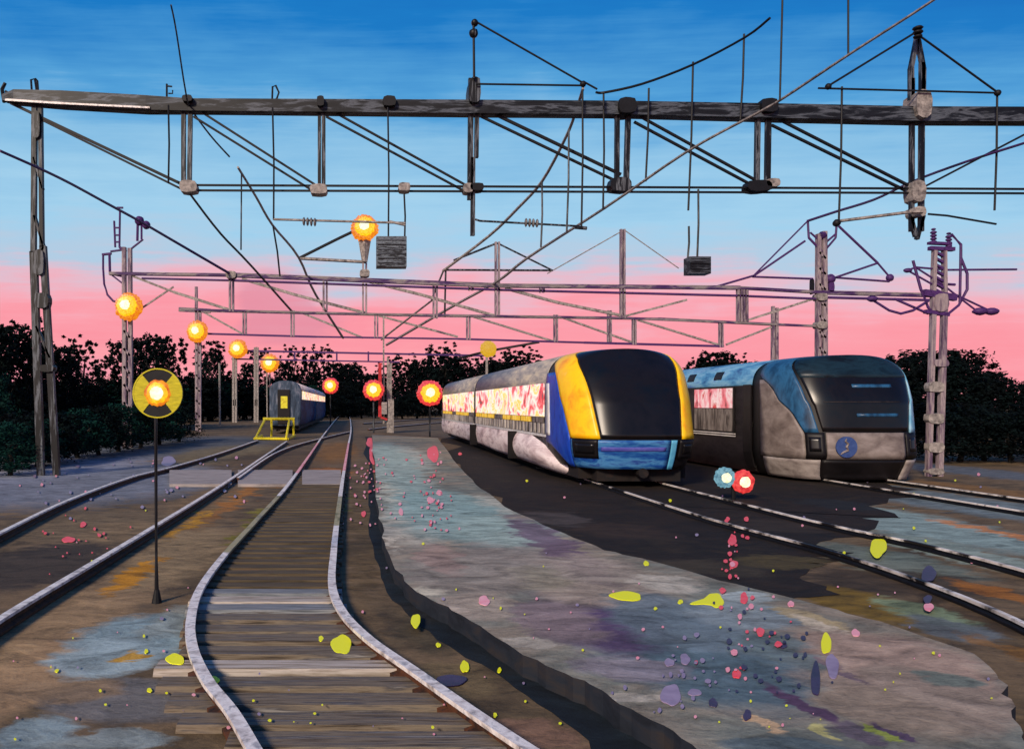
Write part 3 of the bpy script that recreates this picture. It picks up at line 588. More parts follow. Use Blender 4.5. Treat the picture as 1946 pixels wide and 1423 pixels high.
mb = MB(); loop(mb, YR, [(1725, 514), (1780, 545)], 4); loop(mb, YR, [(1740, 508), (1790, 540), (1855, 590), (1870, 592)], 4); loop(mb, YR, [(1816, 560), (1880, 590)], 4); loop(mb, YR, [(1725, 514), (1740, 508), (1800, 513), (1932, 512)], 4)
loop(mb, YR, [(1655, 568), (1690, 590), (1712, 596), (1735, 590), (1764, 572)], 5); loop(mb, YR, [(1700, 568), (1764, 596)], 5); loop(mb, YR, [(1796, 540), (1815, 541)], 5); mb.build('stay_wire', M['purple'], lm)
for x, y, r in ((1725, 514, 6), (1862, 592, 10), (1884, 592, 10), (1658, 568, 8)): MB().ball(P(x, y, YR), r * kk, 10, 7, (1.3, 1, .7), .1).build('insulator', M['purple'], lm, True)

# signal mast in the centre
YS = 69.0
sm = empty('signal_mast', P(735, 822, YS), 'slim grey signal mast with red ladder at the head of the platform', 'signal mast')
part('mast', YS, [(729, 600, 729, 805, 3), (737, 680, 737, 822, 4), (742, 690, 742, 826, 5)], M['grey'], sm)
part('ladder', YS - .3, [(722, 690, 722, 792, 6), (722, 792, 736, 797, 4)], M['red'], sm)
a, b = P(737, 822, YS - .5), P(748, 758, YS - .5); MB().box((a.x, YS - .9, a.z), (b.x, YS - .4, b.z)).build('cabinet', M['grey'], sm)
a, b = P(725, 787, YS - .5), P(735, 764, YS - .5); MB().box((a.x, YS - .9, a.z), (b.x, YS - .5, b.z)).build('cabinet', M['concrete'], sm)

# ------------------------------------------------------------------ wires
def wire(label, pts, mat, r=.035):
    w = smooth_pts([P(x, y, Y) for x, y, Y in pts], 4)
    o = MB().tube(w, [max(.012, r * q.y / 27) for q in w], 6).build('overhead_wire', mat); tag(o, label, 'overhead wire', 'overhead wires')
def zY(y, z): return (z - H) * F / (HY - y)
W1 = [(1850, -60), (1775, 0), (1615, 103), (1490, 186), (1440, 215), (1300, 292), (1150, 395), (1000, 492), (940, 538)]
wire('long wire climbing from the second gantry to the top right corner', [(x, y, zY(y, 9.3)) for x, y in W1] + [(850, 588, 62), (735, 655, 110)], M['grey'], .05)
wire('grey wire falling left from the middle bracket tip to the small stay frame', [(1108, 168, 26.5), (1095, 210, 28), (1075, 262, 30), (1030, 345, 34), (985, 395, 37), (930, 448, 41), (842, 515, 45)], M['grey'], .05)
wire('lower grey wire passing on down from the stay frame to the far gantries', [(822, 570, 45), (770, 610, 62), (725, 645, 72)], M['grey'], .035)
wire('black wire sagging up to the right above the beam', [(1133, 176, 26), (1150, 176, 26), (1220, 160, 25), (1315, 124, 23.5), (1415, 72, 21.5), (1463, 35, 20.5)], M['black'], .045)
wire('black wire running down right from the first left joint', [(362, 370, 27), (420, 445, 33), (480, 508, 38), (555, 592, 66)], M['black'], .038)
wire('black wire from the short left dropper down to the pink band', [(452, 318, 27), (487, 375, 30), (518, 428, 33), (568, 490, 40), (600, 560, 52), (652, 642, 72)], M['grey'], .04)
wire('thin wire from the top left down through the beam', [(325, 10, 20), (335, 60, 21), (352, 170, 25), (362, 205, 27), (400, 258, 29), (436, 298, 31)], M['steel_v'], .03)
wire('purple wire from the left edge to the second gantry', [(0, 287, 22), (70, 318, 24), (132, 348, 27), (200, 385, 31), (268, 422, 36), (330, 458, 40), (440, 522, 45)], M['purple'], .05)
wire('purple wire from the forked mast head to the right edge', [(1535, 420, 45), (1590, 402, 42), (1660, 380, 37), (1735, 345, 32), (1835, 308, 28), (1960, 268, 25)], M['purple'], .045)
wire('short stay wire from the topmost lamp to a left clamp', [(570, 490, 45), (640, 455, 45), (680, 436, 45)], M['black'], .05)
wire('level wire from the left clamp to the lamp post', [(570, 491, 45), (640, 495, 45), (696, 498, 45)], M['grey'], .055)
wire('thin wire dropping below the black left wire', [(459, 330, 27), (458, 475, 27)], M['steel_v'], .028)
wire('loose dark wire near the dull yellow lamp', [(868, 682, 100), (925, 668, 100), (1025, 650, 98)], M['black'], .04)

# ------------------------------------------------------------------ lamps
E = {}
E['orange'] = emit('lamp_orange_glow', [(205, 78, 20), (240, 130, 14), (255, 165, 10)], 9, 1.0)
E['yellow'] = emit('lamp_yellow_glow', [(250, 165, 0), (255, 205, 10), (255, 228, 60)], 12, 1.05)
E['white'] = emit('lamp_white_core', [(255, 240, 170), (255, 252, 225)], 10, 1.3)
E['red'] = emit('lamp_red_glow', [(190, 20, 26), (236, 56, 56), (250, 90, 80)], 9, 1.0)
E['cyan'] = emit('lamp_cyan_glow', [(60, 110, 130), (130, 180, 195)], 9, 1.0)
E['dull'] = emit('lamp_dull_yellow', [(205, 150, 20), (235, 185, 40)], 9, .95)
def flower(mb, c, r, n, jag, y0, y1, mi=0):
    ring = []
    for i in range(n):
        a = 2 * math.pi * i / n; rr = r * (1 + random.uniform(-jag, jag)); ring.append((c.x + rr * math.cos(a), c.z + rr * math.sin(a)))
    vs = [(x, y1, z) for x, z in ring] + [(c.x + (x - c.x) * .82, y0, c.z + (z - c.z) * .82) for x, z in ring] + [(c.x, y0 - r * .12, c.z)]
    fs = [(i, (i + 1) % n, n + (i + 1) % n, n + i) for i in range(n)] + [(n + i, n + (i + 1) % n, 2 * n) for i in range(n)] + [tuple(range(n))[::-1]]
    mb.add(vs, fs, mi); return mb
def lamp(px, py, Y, r, label, outer='orange', mid='yellow', core='white', group='glowing lamps down the yard'):
    c = P(px, py, Y); k = Y / F; R_ = r * k
    root = empty('lamp', c, label, 'lamp', group)
    flower(MB(), c, R_ * 1.04, 56, .07, Y - R_ * .55, Y).build('housing_rim', E[outer], root)  # outer glow of the lamp modelled as an emissive jagged disc
    flower(MB(), c, R_ * .76, 44, .08, Y - R_ * .85, Y - R_ * .5).build('lens', E[mid], root)
    if core: flower(MB(), c + Vector((-.04 * R_, 0, .04 * R_)), R_ * .38, 24, .1, Y - R_ * 1.05, Y - R_ * .8).build('bulb', E[core], root)
    MB().tube([c + Vector((0, 0, 0)), c + Vector((0, R_ * .9, 0))], [R_ * .8, R_ * .35], 12).build('housing', M['black'], root)
    return root
lamp(693, 434, 44.7, 25, 'topmost glowing lamp on a post above the second gantry, beside the black box')
lamp(245, 583, 44.6, 26, 'big glowing lamp on the left mast of the second gantry')
lamp(375, 630, 71.6, 20, 'glowing lamp on the left mast of the third gantry')
lamp(452, 663, 109, 17.5, 'glowing lamp just above the tree tops, third from the left')
lamp(513, 690, 124, 17, 'small glowing lamp against the dark trees left of the far carriage')
lamp(628, 733, 92, 15, 'orange-red lamp at the far end of the dark blue carriage', 'red')
lamp(710, 741, 68, 19, 'red and yellow lamp beside the signal mast', 'red')
lamp(817, 747, 60, 24, 'large red lamp at the tail of the yellow train', 'red')
lamp(928, 663, 99, 15, 'dull yellow lamp without a bright core above the yellow train tail', 'dull', 'dull', None)
o = MB().tube([P(693, 455, 44.9), P(693, 498, 44.9)], [.42, .18], 6).build('lamp_bracket', M['grey']); tag(o, 'tapered grey bracket under the topmost lamp', 'lamp bracket')
for x, y, Y, lb in ((628, 745, 92.3, 'hidden short pole of the orange-red carriage lamp'), (710, 758, 68.3, 'short pole under the lamp by the signal mast'), (817, 770, 60.3, 'short pole under the big red lamp'), (513, 705, 124.3, 'thin pole under the small lamp by the trees')):
    o = MB().tube([P(x, y, Y), P(x, HY + F * H / Y, Y)], .08, 8).build('lamp_post', M['steel_v']); tag(o, lb, 'lamp post', 'lamp posts')

# round sign
YD = 9.6
sg = empty('disc_sign', P(298, 1145, YD), 'round black and yellow disc sign with a glowing lamp on a thin pole', 'sign')
MB().tube([P(298, 1147, YD), P(297, 1060, YD), P(296, 790, YD)], [.03, .017, .02], 10).build('pole', M['steel_v'], sg)
MB().tube([P(298, 1150, YD), P(298, 1120, YD)], [.07, .03], 10).build('pole_foot', M['black'], sg)
c = P(300, 747, YD); rd = 46 * YD / F
def disc(c, r, y0, y1, a0=0, a1=360, n=48, rin=0):
    mb = MB(); k = max(3, int(n * (a1 - a0) / 360)); A_ = [R(a0 + (a1 - a0) * i / k) for i in range(k + 1)]
    full = (a1 - a0) >= 360
    vs = []
    for a in A_: vs += [(c.x + r * math.cos(a), y0, c.z + r * math.sin(a)), (c.x + r * math.cos(a), y1, c.z + r * math.sin(a)), (c.x + rin * math.cos(a), y0, c.z + rin * math.sin(a)), (c.x + rin * math.cos(a), y1, c.z + rin * math.sin(a))]
    fs = []
    for i in range(k):
        p, q = 4 * i, 4 * i + 4; fs += [(p, q, q + 2, p + 2), (p + 1, p + 3, q + 3, q + 1), (p, p + 1, q + 1, q)]
        if rin: fs.append((p + 2, q + 2, q + 3, p + 3))
    if not full: fs += [(0, 2, 3, 1), (4 * k, 4 * k + 1, 4 * k + 3, 4 * k + 2)]
    return mb.add(vs, fs)
disc(c, rd, YD - .012, YD + .012).build('disc', M['black'], sg)
disc(c, rd * .99, YD - .020, YD - .012, 130, 232).build('yellow_field', M['signyellow'], sg)
disc(c, rd * .99, YD - .020, YD - .012, -52, 50).build('yellow_field', M['signyellow'], sg)
disc(c, rd * 1.03, YD - .024, YD + .014, 0, 360, 64, rd * .975).build('rim', M['signyellow'], sg)
lr = 25 * YD / F
for nm, rr, ya, yb, mm in (('lamp_rim', lr, -.05, -.02, 'orange'), ('lens', lr * .8, -.07, -.05, 'yellow'), ('bulb', lr * .52, -.085, -.07, 'white')):  # outermost disc models the glow around the sign lamp
    flower(MB(), c, rr, 44, .06, YD + ya, YD + yb).build(nm, E[mm], sg)

# ground signal in front of the trains
YG = 20.0
ds = empty('ground_signal', P(1395, 950, YG), 'low ground signal with a white and a red light between the two big trains', 'signal')
MB().tube([P(1394, 950, YG + .1), P(1394, 915, YG + .1)], .05, 8).build('post', M['black'], ds)
for x, y in ((1377, 907), (1412, 915)): MB().tube([P(x, y, YG), P(x, y, YG) + Vector((0, .3, 0))], [.26, .12], 14).build('housing', M['black'], ds)
for x, y, o_, r in ((1377, 907, 'cyan', 20), (1412, 915, 'red', 22)):
    c = P(x, y, YG); lp = flower(MB(), c, r * YG / F, 36, .07, YG - .1, YG - .001).build('lens', E[o_], ds)
    flower(MB(), c, r * .5 * YG / F, 24, .07, YG - .15, YG - .1).build('bulb', E['white'], lp)

# ------------------------------------------------------------------ trains
def train_shape(cx, yb, W, zt, zr, z0, Lf, n=3.0, p=2.6):
    def f(s, v, off=0.0):
        # v: 0..1 lower wall z0->zr, 1..2 roof curve
        if v <= 1: z = z0 + (zr - z0) * v; w = W * (1 - .10 * max(0, 1 - (z - z0) / .9) ** 2)
        else:
            ph = (v - 1) * math.pi / 2; z = zr + (zt - zr) * math.sin(ph) ** (2 / p); w = W * max(0, math.cos(ph)) ** (2 / p)
        L = Lf(z); th = math.pi * (1 - s); c, sn = math.cos(th), max(0, math.sin(th))
        w += off; L += off
        zz = z + (off if v > 1 else 0)
        return Vector((cx + w * (1 if c >= 0 else -1) * abs(c) ** (2 / n), yb - L * sn ** (2 / n), zz))
    return f
def vz(z, z0, zr, zt, p=2.6):
    if z <= zr: return (z - z0) / (zr - z0)
    q = (z - zr) / (zt - zr); return 1 + math.asin(min(1, q ** (p / 2))) / (math.pi / 2)
def patch(f, sL, sR, v0, v1, off, thick=.03, ns=10, nv=14):
    """surface patch between boundaries sL(v), sR(v), with real thickness"""
    mb = MB(); out = []; inn = []
    for j in range(nv + 1):
        v = v0 + (v1 - v0) * j / nv; a = sL(v) if callable(sL) else sL; b = sR(v) if callable(sR) else sR
        for i in range(ns + 1):
            s = a + (b - a) * i / ns; out.append(f(s, v, off)); inn.append(f(s, v, off - thick))
    n = ns + 1; T = len(out); fs = []
    for j in range(nv):
        for i in range(ns):
            q = j * n + i; fs.append((q, q + 1, q + n + 1, q + n)); fs.append((T + q, T + q + n, T + q + n + 1, T + q + 1))
    for j in range(nv):
        q = j * n; fs.append((q, q + n, T + q + n, T + q)); q += ns; fs.append((q, T + q, T + q + n, q + n))
    for i in range(ns):
        fs.append((i, T + i, T + i + 1, i + 1)); q = nv * n + i; fs.append((q, q + 1, T + q + 1, T + q))
    return mb.add(out + inn, fs)
def lerpb(pts):
    def g_(v):
        if v <= pts[0][0]: return pts[0][1]
        for (a, x), (b, y) in zip(pts, pts[1:]):
            if v <= b: return x + (y - x) * (v - a) / (b - a)
        return pts[-1][1]
    return g_
T = {}
T['roof'] = paint('train_roof_grey', [(120, 122, 128), (164, 158, 154), (200, 190, 170)], (3, .6, 3), 1.6, .5, 0, .8)
T['yellow'] = paint('train_yellow_paint', [(225, 140, 12), (250, 175, 10), (255, 200, 8), (255, 190, 20), (250, 205, 90)], (1, 1, 1), 2.0, .4, 0, .95, .2, .01, .4, .25, .8)
T['blue'] = paint('train_blue_paint', [(8, 28, 96), (16, 58, 160), (22, 70, 185), (40, 90, 170), (150, 180, 215)], (2, 2, 1), 2.0, .4, 0, .95, .3, .01, .4, .25, .82)
T['lblue'] = paint('train_front_blue', [(16, 50, 130), (30, 84, 150), (70, 130, 180), (40, 70, 140)], (.7, 1, 3), 1.8, .45, 0, .95, .3)
T['glass'] = paint('dark_windscreen', [(14, 12, 12), (24, 20, 20), (12, 18, 24)], (1, 1, 1), 1.2, .3, 0, .8, .05, .01, .35)
T['skirt'] = paint('train_pale_skirt', [(150, 130, 130), (205, 184, 182), (240, 224, 220), (190, 166, 166)], (1, .5, 2), 1.3, .55, 0, 1.0, .3)
T['dark'] = paint('train_underframe', [(18, 13, 12), (36, 27, 24), (26, 24, 26), (50, 38, 34)], (1, 1, 1), 2.0, .8, 0, .7, .4)
T['darkbrown'] = paint('train_brown_side', [(34, 26, 24), (62, 50, 46), (80, 68, 64), (48, 40, 38)], (1, .6, 2), 1.4, .6, 0, .8)
T['rib'] = paint('train_ribbed_side', [(46, 42, 42), (96, 88, 84), (150, 142, 136), (66, 58, 56)], (2, 2, .4), 2.2, .5, 0, .8)
T['black'] = paint('train_black_trim', [(10, 8, 9), (26, 22, 24)], (1, 1, 1), 2, .5, 0, .7)
T['navy'] = paint('train_navy_paint', [(14, 34, 54), (28, 66, 98), (44, 96, 136), (20, 50, 78), (130, 176, 206)], (2, 1.5, .8), 1.5, .4, 0, .9, .3, .01, .4, .25, .85)
T['sky'] = paint('train_light_blue_roof', [(40, 84, 140), (74, 138, 186), (120, 172, 206), (70, 110, 180)], (1.4, .5, 2), 1.3, .5, 0, .8)
T['pblue'] = paint('train_pale_blue', [(60, 120, 160), (100, 164, 196), (170, 205, 222)], (1.4, 1, .7), 1.6, .45, 0, .95)
T['grey'] = paint('train_warm_grey', [(104, 92, 88), (134, 122, 116), (160, 148, 142)], (1, 1, 2), 1.6, .5, 0, .8)
T['lgrey'] = paint('train_pale_grey', [(120, 110, 106), (160, 150, 144), (182, 172, 166)], (1, 1, 2), 1.6, .5, 0, .85)
T['white'] = paint('train_white_trim', [(200, 196, 192), (235, 232, 228)], (1, 1, 1), 3, .5, 0, .9)
T['lit'] = emit('lit_carriage_windows', [(120, 80, 80), (226, 60, 70), (246, 130, 130), (254, 214, 206), (255, 246, 226), (250, 200, 60), (255, 238, 200), (246, 110, 120), (250, 180, 20)], .8, 1.1, .3, .72, (1, 1, 1.6))  # sky reflections in the glass painted as emissive blotches
T['pinkwin'] = emit('pink_lit_window', [(120, 44, 52), (232, 100, 112), (246, 170, 176), (250, 220, 216), (214, 60, 66)], 2.0, .9, .3, .7, (1, 1.2, .8))  # pink tones mixed by noise and emitted by the pane
T['litdrip'] = emit('yellow_lit_window_lower', [(150, 110, 30), (250, 190, 20), (252, 226, 130)], 3, .9, .3, .7, (2, 2, .7))  # ragged lower edge of the painted reflections, emissive

def bogie(par, cx, y, w=1.0):
    r = MB()
    r.box((cx - w - .12, y - 1.3, .32), (cx - w + .02, y + 1.3, .62)); r.box((cx + w - .02, y - 1.3, .32), (cx + w + .12, y + 1.3, .62)); r.box((cx - w, y - .25, .35), (cx + w, y + .25, .6))
    b_ = r.build('bogie', T['dark'], par)
    for dy in (-.9, .9):
        for sx in (-1, 1):
            MB().tube([(cx + sx * (w - .05) - .06, y + dy, .62), (cx + sx * (w - .05) + .06, y + dy, .62)], .44, 18).build('wheel', T['black'], b_)

# --- yellow train
TX, TYB, TW, TZT, TZR, TZ0 = 8.19, 26.0, 2.0, 4.14, 2.6, .56
Lf1 = lerpb([(.3, 3.1), (.56, 3.3), (1.45, 3.5), (2.6, 3.1), (3.4, 2.6), (4.1, 1.95), (5, 1.9)])
f1 = train_shape(TX, TYB, TW, TZT, TZR, TZ0, Lf1, 3.6, 4.0)
t1_ = empty('passenger_train', (TX, 24, 0), 'yellow and blue nosed train with a black windscreen, facing right of centre', 'train', 'trains parked in the yard')
V = lambda z: vz(z, TZ0, TZR, TZT, 4.0)
patch(f1, .0, 1.0, 0, 2.0, -.04, .05, 60, 30).build('nose_shell', T['black'], t1_, True)
yl = lerpb([(V(1.42), .17), (V(2.4), .12), (V(3.2), .08), (V(3.75), .02), (2, .0)])
wl = lerpb([(V(1.42), .365), (V(2.6), .335), (V(3.4), .30), (V(3.85), .24), (V(4.05), .12), (2, .03)])
wr = lambda v: 1 - wl(v) - .02
patch(f1, yl, wl, V(1.43), 1.96, .0, .04, 10, 24).build('pillar', T['yellow'], t1_, True)
patch(f1, lambda v: wr(v), lambda v: 1 - yl(v) * .5, V(1.43), 1.97, .0, .04, 10, 24).build('pillar', T['yellow'], t1_, True)
patch(f1, lambda v: wl(v) + .004, lambda v: wr(v) - .004, V(1.45), 1.985, -.012, .03, 24, 26).build('windscreen', T['glass'], t1_, True)
bl0 = lerpb([(0, .13), (V(.9), .06), (V(1.2), .0), (2, .0)])
patch(f1, bl0, lambda v: yl(v) - .004, 0.0, V(3.45), .0, .04, 10, 22).build('side_panel', T['blue'], t1_, True)
patch(f1, lambda v: 1 - yl(v) * .5 + .004, 1.0, 0.0, V(3.45), .0, .04, 10, 22).build('side_panel', T['blue'], t1_, True)
patch(f1, .175, .555, 0.0, V(1.40), .012, .05, 20, 8).build('front_panel', T['lblue'], t1_, True)
patch(f1, .56, .585, 0.0, V(1.40), .012, .05, 5, 8).build('front_panel', paint('pale_blue_panel', [(70, 150, 190), (110, 190, 220)], (1, 1, 1), 2, .4, 0, .9), t1_, True)
for a, b in ((.19, .355), (.60, .72)):
    hl = patch(f1, a, b, V(.86), V(1.40), .035, .05, 8, 6).build('headlight', T['black'], t1_, True)
    patch(f1, a + .02, b - .02, V(1.0), V(1.28), .05, .02, 5, 4).build('lens', T['glass'], hl, True)
patch(f1, .37, .54, V(1.08), V(1.20), .022, .02, 16, 3).build('front_strip', paint('purple_strip', [(60, 60, 150), (100, 100, 180)], (1, 1, 1), 3, .5, 0, .9), t1_, True)
# body behind the nose
def extrude_profile(f, va, vb, y0, y1, off, side=0, nv=10, thick=.05, ny=1):
    mb = MB(); o_, i_ = [], []
    for k in range(ny + 1):
        y = y0 + (y1 - y0) * k / ny
        for j in range(nv + 1):
            v = va + (vb - va) * j / nv
            if side == 2: pass
            p = f(0 if side == 0 else 1, v, off); q = f(0 if side == 0 else 1, v, off - thick)
            o_.append((p.x, y, p.z)); i_.append((q.x, y, q.z))
    n = nv + 1; Tn = len(o_); fs = []
    for k in range(ny):
        for j in range(nv):
            a = k * n + j; fs += [(a, a + 1, a + n + 1, a + n), (Tn + a, Tn + a + n, Tn + a + n + 1, Tn + a + 1)]
        a = k * n; fs.append((a, a + n, Tn + a + n, Tn + a)); a += nv; fs.append((a, Tn + a, Tn + a + n, a + n))
    for j in range(nv):
        fs.append((j, Tn + j, Tn + j + 1, j + 1)); a = ny * n + j; fs.append((a, a + 1, Tn + a + 1, Tn + a))
    return mb.add(o_ + i_, fs)
def hull(f, y0, y1, off):
    mb = MB(); prof = [f(0, 2 * j / 30, off) for j in range(31)] + [f(1, 2 - 2 * j / 30, off) for j in range(1, 31)]
    n = len(prof); vs = [(p.x, y0, p.z) for p in prof] + [(p.x, y1, p.z) for p in prof]
    return mb.add(vs, [(i, i + 1, n + i + 1, n + i) for i in range(n - 1)] + [(n - 1, 0, n, 2 * n - 1), tuple(range(n)), tuple(range(n, 2 * n))[::-1]])
TEND = 58
cars = [(26.0, 41.6), (42.0, 58.0)]
for c0, c1 in cars:
    hull(f1, c0, c1, -.03).build('body', T['rib'], t1_, True)
    for sd in (0, 1):
        extrude_profile(f1, V(3.14), 1.9, c0, c1, .0, sd, 10).build('roof', T['roof'], t1_, True)
        extrude_profile(f1, V(1.36), V(1.44), c0, c1, .03, sd, 1).build('waist_rail', T['white'], t1_)
    # upper windows emitting painted reflections, and ribbed lower band on the left side
    y = c0 + .25; i = 0
    while y < c1 - 1.2:
        ye = min(y + 1.85, c1 - .15)
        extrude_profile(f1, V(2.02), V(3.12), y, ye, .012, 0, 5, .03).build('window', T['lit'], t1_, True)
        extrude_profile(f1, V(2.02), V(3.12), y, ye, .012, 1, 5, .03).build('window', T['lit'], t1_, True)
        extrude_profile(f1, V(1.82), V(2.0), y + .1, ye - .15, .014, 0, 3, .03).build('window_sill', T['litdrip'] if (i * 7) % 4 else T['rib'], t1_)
        y += 1.9; i += 1
    mb = MB(); y = c0 + .3
    while y < c1 - .3:
        for sx in (-1, 1):
            x = TX + sx * (TW + .005); mb.box((x - .03, y, 1.46), (x + .03, y + .16, 1.80))
        y += .62
    mb.build('side_ribs', paint('pale_rib', [(60, 54, 54), (170, 162, 158), (210, 204, 198)], (3, 3, .5), 1.6, .5, 0, .8), t1_)
# pillar frame line at the front end of the window band
patch(f1, .0, .012, V(1.44), V(3.1), .02, .05, 2, 12).build('window_frame', T['white'], t1_, True)
# pale bulging skirt: lofted along Y with a swelling outward lower edge
def skirt(sx):
    mb = MB(); rows = []
    ys = [57.8, 50, 44, 40, 36, 33, 30, 28, 26.6, 25.6, 24.9, 24.4]
    for y in ys:
        k = min(1, max(0, (27.2 - y) / 3.0)); top = 1.35 - .95 * k; bot = .34 - .2 * k if y < 40 else .42
        bulge = .10 + .22 * math.exp(-((y - 28.2) / 3.4) ** 2)
        inn = .75 * k * k
        row = []
        for j in range(9):
            t = j / 8; z = top + (bot - top) * t
            x = TX + sx * (TW + .01 - inn + bulge * math.sin(math.pi * min(1, t * .95)) ** .8 - .12 * t)
            row.append(Vector((x, y, z)))
        rows.append(row)
    vs = [p for r in rows for p in r] + [p - Vector((sx * .08, 0, 0)) for r in rows for p in r]; n = 9; Tn = len(rows) * n; fs = []
    for i in range(len(rows) - 1):
        for j in range(8):
            a = i * n + j; fs += [(a, a + 1, a + n + 1, a + n), (Tn + a, Tn + a + n, Tn + a + n + 1, Tn + a + 1)]
        a = i * n + 8; fs.append((a, Tn + a, Tn + a + n, a + n))
    a = (len(rows) - 1) * n
    for j in range(8): fs.append((a + j, a + j + 1, Tn + a + j + 1, Tn + a + j))
    return mb.add(vs, fs)
for sx in (-1, 1): skirt(sx).build('skirt', T['skirt'], t1_, True)
mb = MB()
for y in (41.0, 30.6): MB().box((TX - TW - .36, y, .35), (TX - TW - .0, y + .12, 1.4)).build('skirt_seam', T['black'], t1_)
MB().box((TX - 1.6, 23.6, .22), (TX + 1.6, 57.5, .54)).build('underframe', T['dark'], t1_)
mb = MB(); mb.box((TX - 1.2, 23.1, .18), (TX + 1.25, 23.7, .54)); mb.tube([(TX, 23.4, .5), (TX, 22.6, .45)], .14, 10); mb.build('coupler', T['dark'], t1_)
for y in (27.5, 38.5, 44.8, 55.4): bogie(t1_, TX, y)

# --- blue train
BX, BYB, BW, BZT, BZR, BZ0 = 15.6, 27.0, 2.15, 4.0, 2.6, .1
Lf2 = lerpb([(.2, 2.7), (.9, 3.0), (1.6, 2.9), (2.6, 2.75), (3.4, 2.4), (4.0, 2.0), (5, 1.9)])
f2 = train_shape(BX, BYB, BW, BZT, BZR, BZ0, Lf2, 3.6, 4.0)
V2 = lambda z: vz(z, BZ0, BZR, BZT, 4.0)
t2_ = empty('passenger_train', (BX, 26, 0), 'blue and grey nosed train with a round emblem, rightmost in the yard', 'train', 'trains parked in the yard')
patch(f2, 0, 1, 0, 2.0, -.04, .05, 60, 30).build('nose_shell', T['black'], t2_, True)
w2 = lerpb([(V2(1.55), .365), (V2(2.4), .33), (V2(3.0), .295), (V2(3.6), .24), (2, .15)])
b2 = lerpb([(V2(1.5), .275), (V2(2.2), .20), (V2(2.9), .10), (V2(3.35), .02), (2, .0)])
ws2 = patch(f2, w2, lambda v: 1 - w2(v), V2(1.6), 1.985, -.01, .03, 24, 26).build('windscreen', T['glass'], t2_, True)
for zz, a, b in ((2.95, .49, .57), (2.05, .49, .58)):
    patch(f2, a, b, V2(zz), V2(zz + .1), .004, .012, 8, 2).build('marker_strip', T['navy'], ws2, True)
for i, zz in enumerate((2.5,)):
    patch(f2, .38, .6, V2(zz), V2(zz + .015), .004, .012, 16, 1).build('louvre', T['darkbrown'], ws2, True)
patch(f2, w2, lambda v: 1 - w2(v), V2(3.28), 1.985, -.002, .02, 24, 12).build('brow_panel', paint('dark_teal_brow', [(14, 28, 36), (24, 46, 58), (14, 20, 26)], (.6, 1, 2), 2, .4, 0, .9), t2_, True)
patch(f2, b2, lambda v: w2(v) - .02, V2(1.55), 1.98, .0, .04, 10, 24).build('pillar', T['navy'], t2_, True)
patch(f2, lambda v: 1 - w2(v) + .015, lambda v: 1 - b2(v) * .75, V2(1.55), 1.98, .0, .04, 10, 24).build('pillar', T['pblue'], t2_, True)
patch(f2, .02, lambda v: b2(v) - .006, V2(.74), V2(3.25), .0, .04, 10, 16).build('side_panel', T['grey'], t2_, True)
patch(f2, lambda v: 1 - b2(v) * .75 + .006, .98, V2(.74), V2(3.0), .0, .04, 10, 16).build('side_panel', T['sky'], t2_, True)
patch(f2, .378, .60, V2(.74), V2(1.56), .012, .05, 18, 6).build('front_panel', T['grey'], t2_, True)
for a, b in ((.27, .372), (.607, .70)):
    hl = patch(f2, a, b, V2(.76), V2(1.56), .03, .05, 6, 6).build('headlight', T['black'], t2_, True)
    patch(f2, a + .02, b - .02, V2(.98), V2(1.42), .045, .02, 4, 4).build('lens', T['glass'], hl, True)
patch(f2, .03, .35, 0, V2(.72), .02, .05, 14, 6).build('lower_panel', T['lgrey'], t2_, True)
patch(f2, .62, .97, 0, V2(.72), .02, .05, 14, 6).build('lower_panel', T['lgrey'], t2_, True)
bb = patch(f2, .355, .615, 0, V2(.72), -.0, .05, 12, 6).build('buffer_panel', T['black'], t2_, True)
# emblem: blue disc with a pale swirl
ec = f2(.455, V2(1.13), .03); er = 20 * ec.y / F
em = disc(Vector((ec.x, 0, ec.z)), er, ec.y - .03, ec.y + .02).build('emblem', paint('emblem_blue', [(44, 66, 120), (66, 88, 140)], (1, 1, 1), 8, .5, 0, .9), t2_)
MB().tube([(ec.x + er * u, ec.y - .035, ec.z + er * w_) for u, w_ in ((-.05, .8), (-.15, .55), (.1, .3), (-.05, 0), (.1, -.3), (-.35, -.5), (-.6, -.7))], [.015, .035, .04, .045, .04, .03, .015], 6).build('swirl', T['grey'], em)
for c0, c1 in ((27.0, 45.0),):
    hull(f2, c0, c1, -.03).build('body', T['darkbrown'], t2_, True)
    for sd in (0, 1):
        extrude_profile(f2, V2(3.12), 1.95, c0, c1, .0, sd, 10).build('roof', T['sky'], t2_, True)
    extrude_profile(f2, V2(.3), V2(3.1), c0 + .0, c0 + .55, .015, 0, 10).build('door_gap', T['black'], t2_)
    for y0_, y1_ in ((28.2, 31.6), (32.2, 36.2), (36.8, 40.8)):
        fr = extrude_profile(f2, V2(1.38), V2(3.06), y0_, y1_, .01, 0, 8, .04).build('window', T['black'], t2_)
        extrude_profile(f2, V2(2.3), V2(3.0), y0_ + .12, y1_ - .1, .02, 0, 5, .02).build('pane', T['pinkwin'], fr)
        extrude_profile(f2, V2(1.46), V2(2.27), y0_ + .12, y1_ - .1, .02, 0, 5, .02).build('pane', T['rib'], fr)
        for z in (1.36, 1.28):
            extrude_profile(f2, V2(z), V2(z + .035), y0_ - .1, y1_ + .1, .03, 0, 1, .03).build('trim', T['white'], fr)
    for y in (29.3, 31.7, 34.3):
        extrude_profile(f2, 1.18, 1.36, y, y + .6, .02, 0, 4, .04).build('roof_hatch', T['black'], t2_)
MB().box((BX - 1.7, 26.2, .12), (BX + 1.7, 44.5, .4)).build('underframe', T['dark'], t2_)
for y in (28.5, 41.5): bogie(t2_, BX, y)

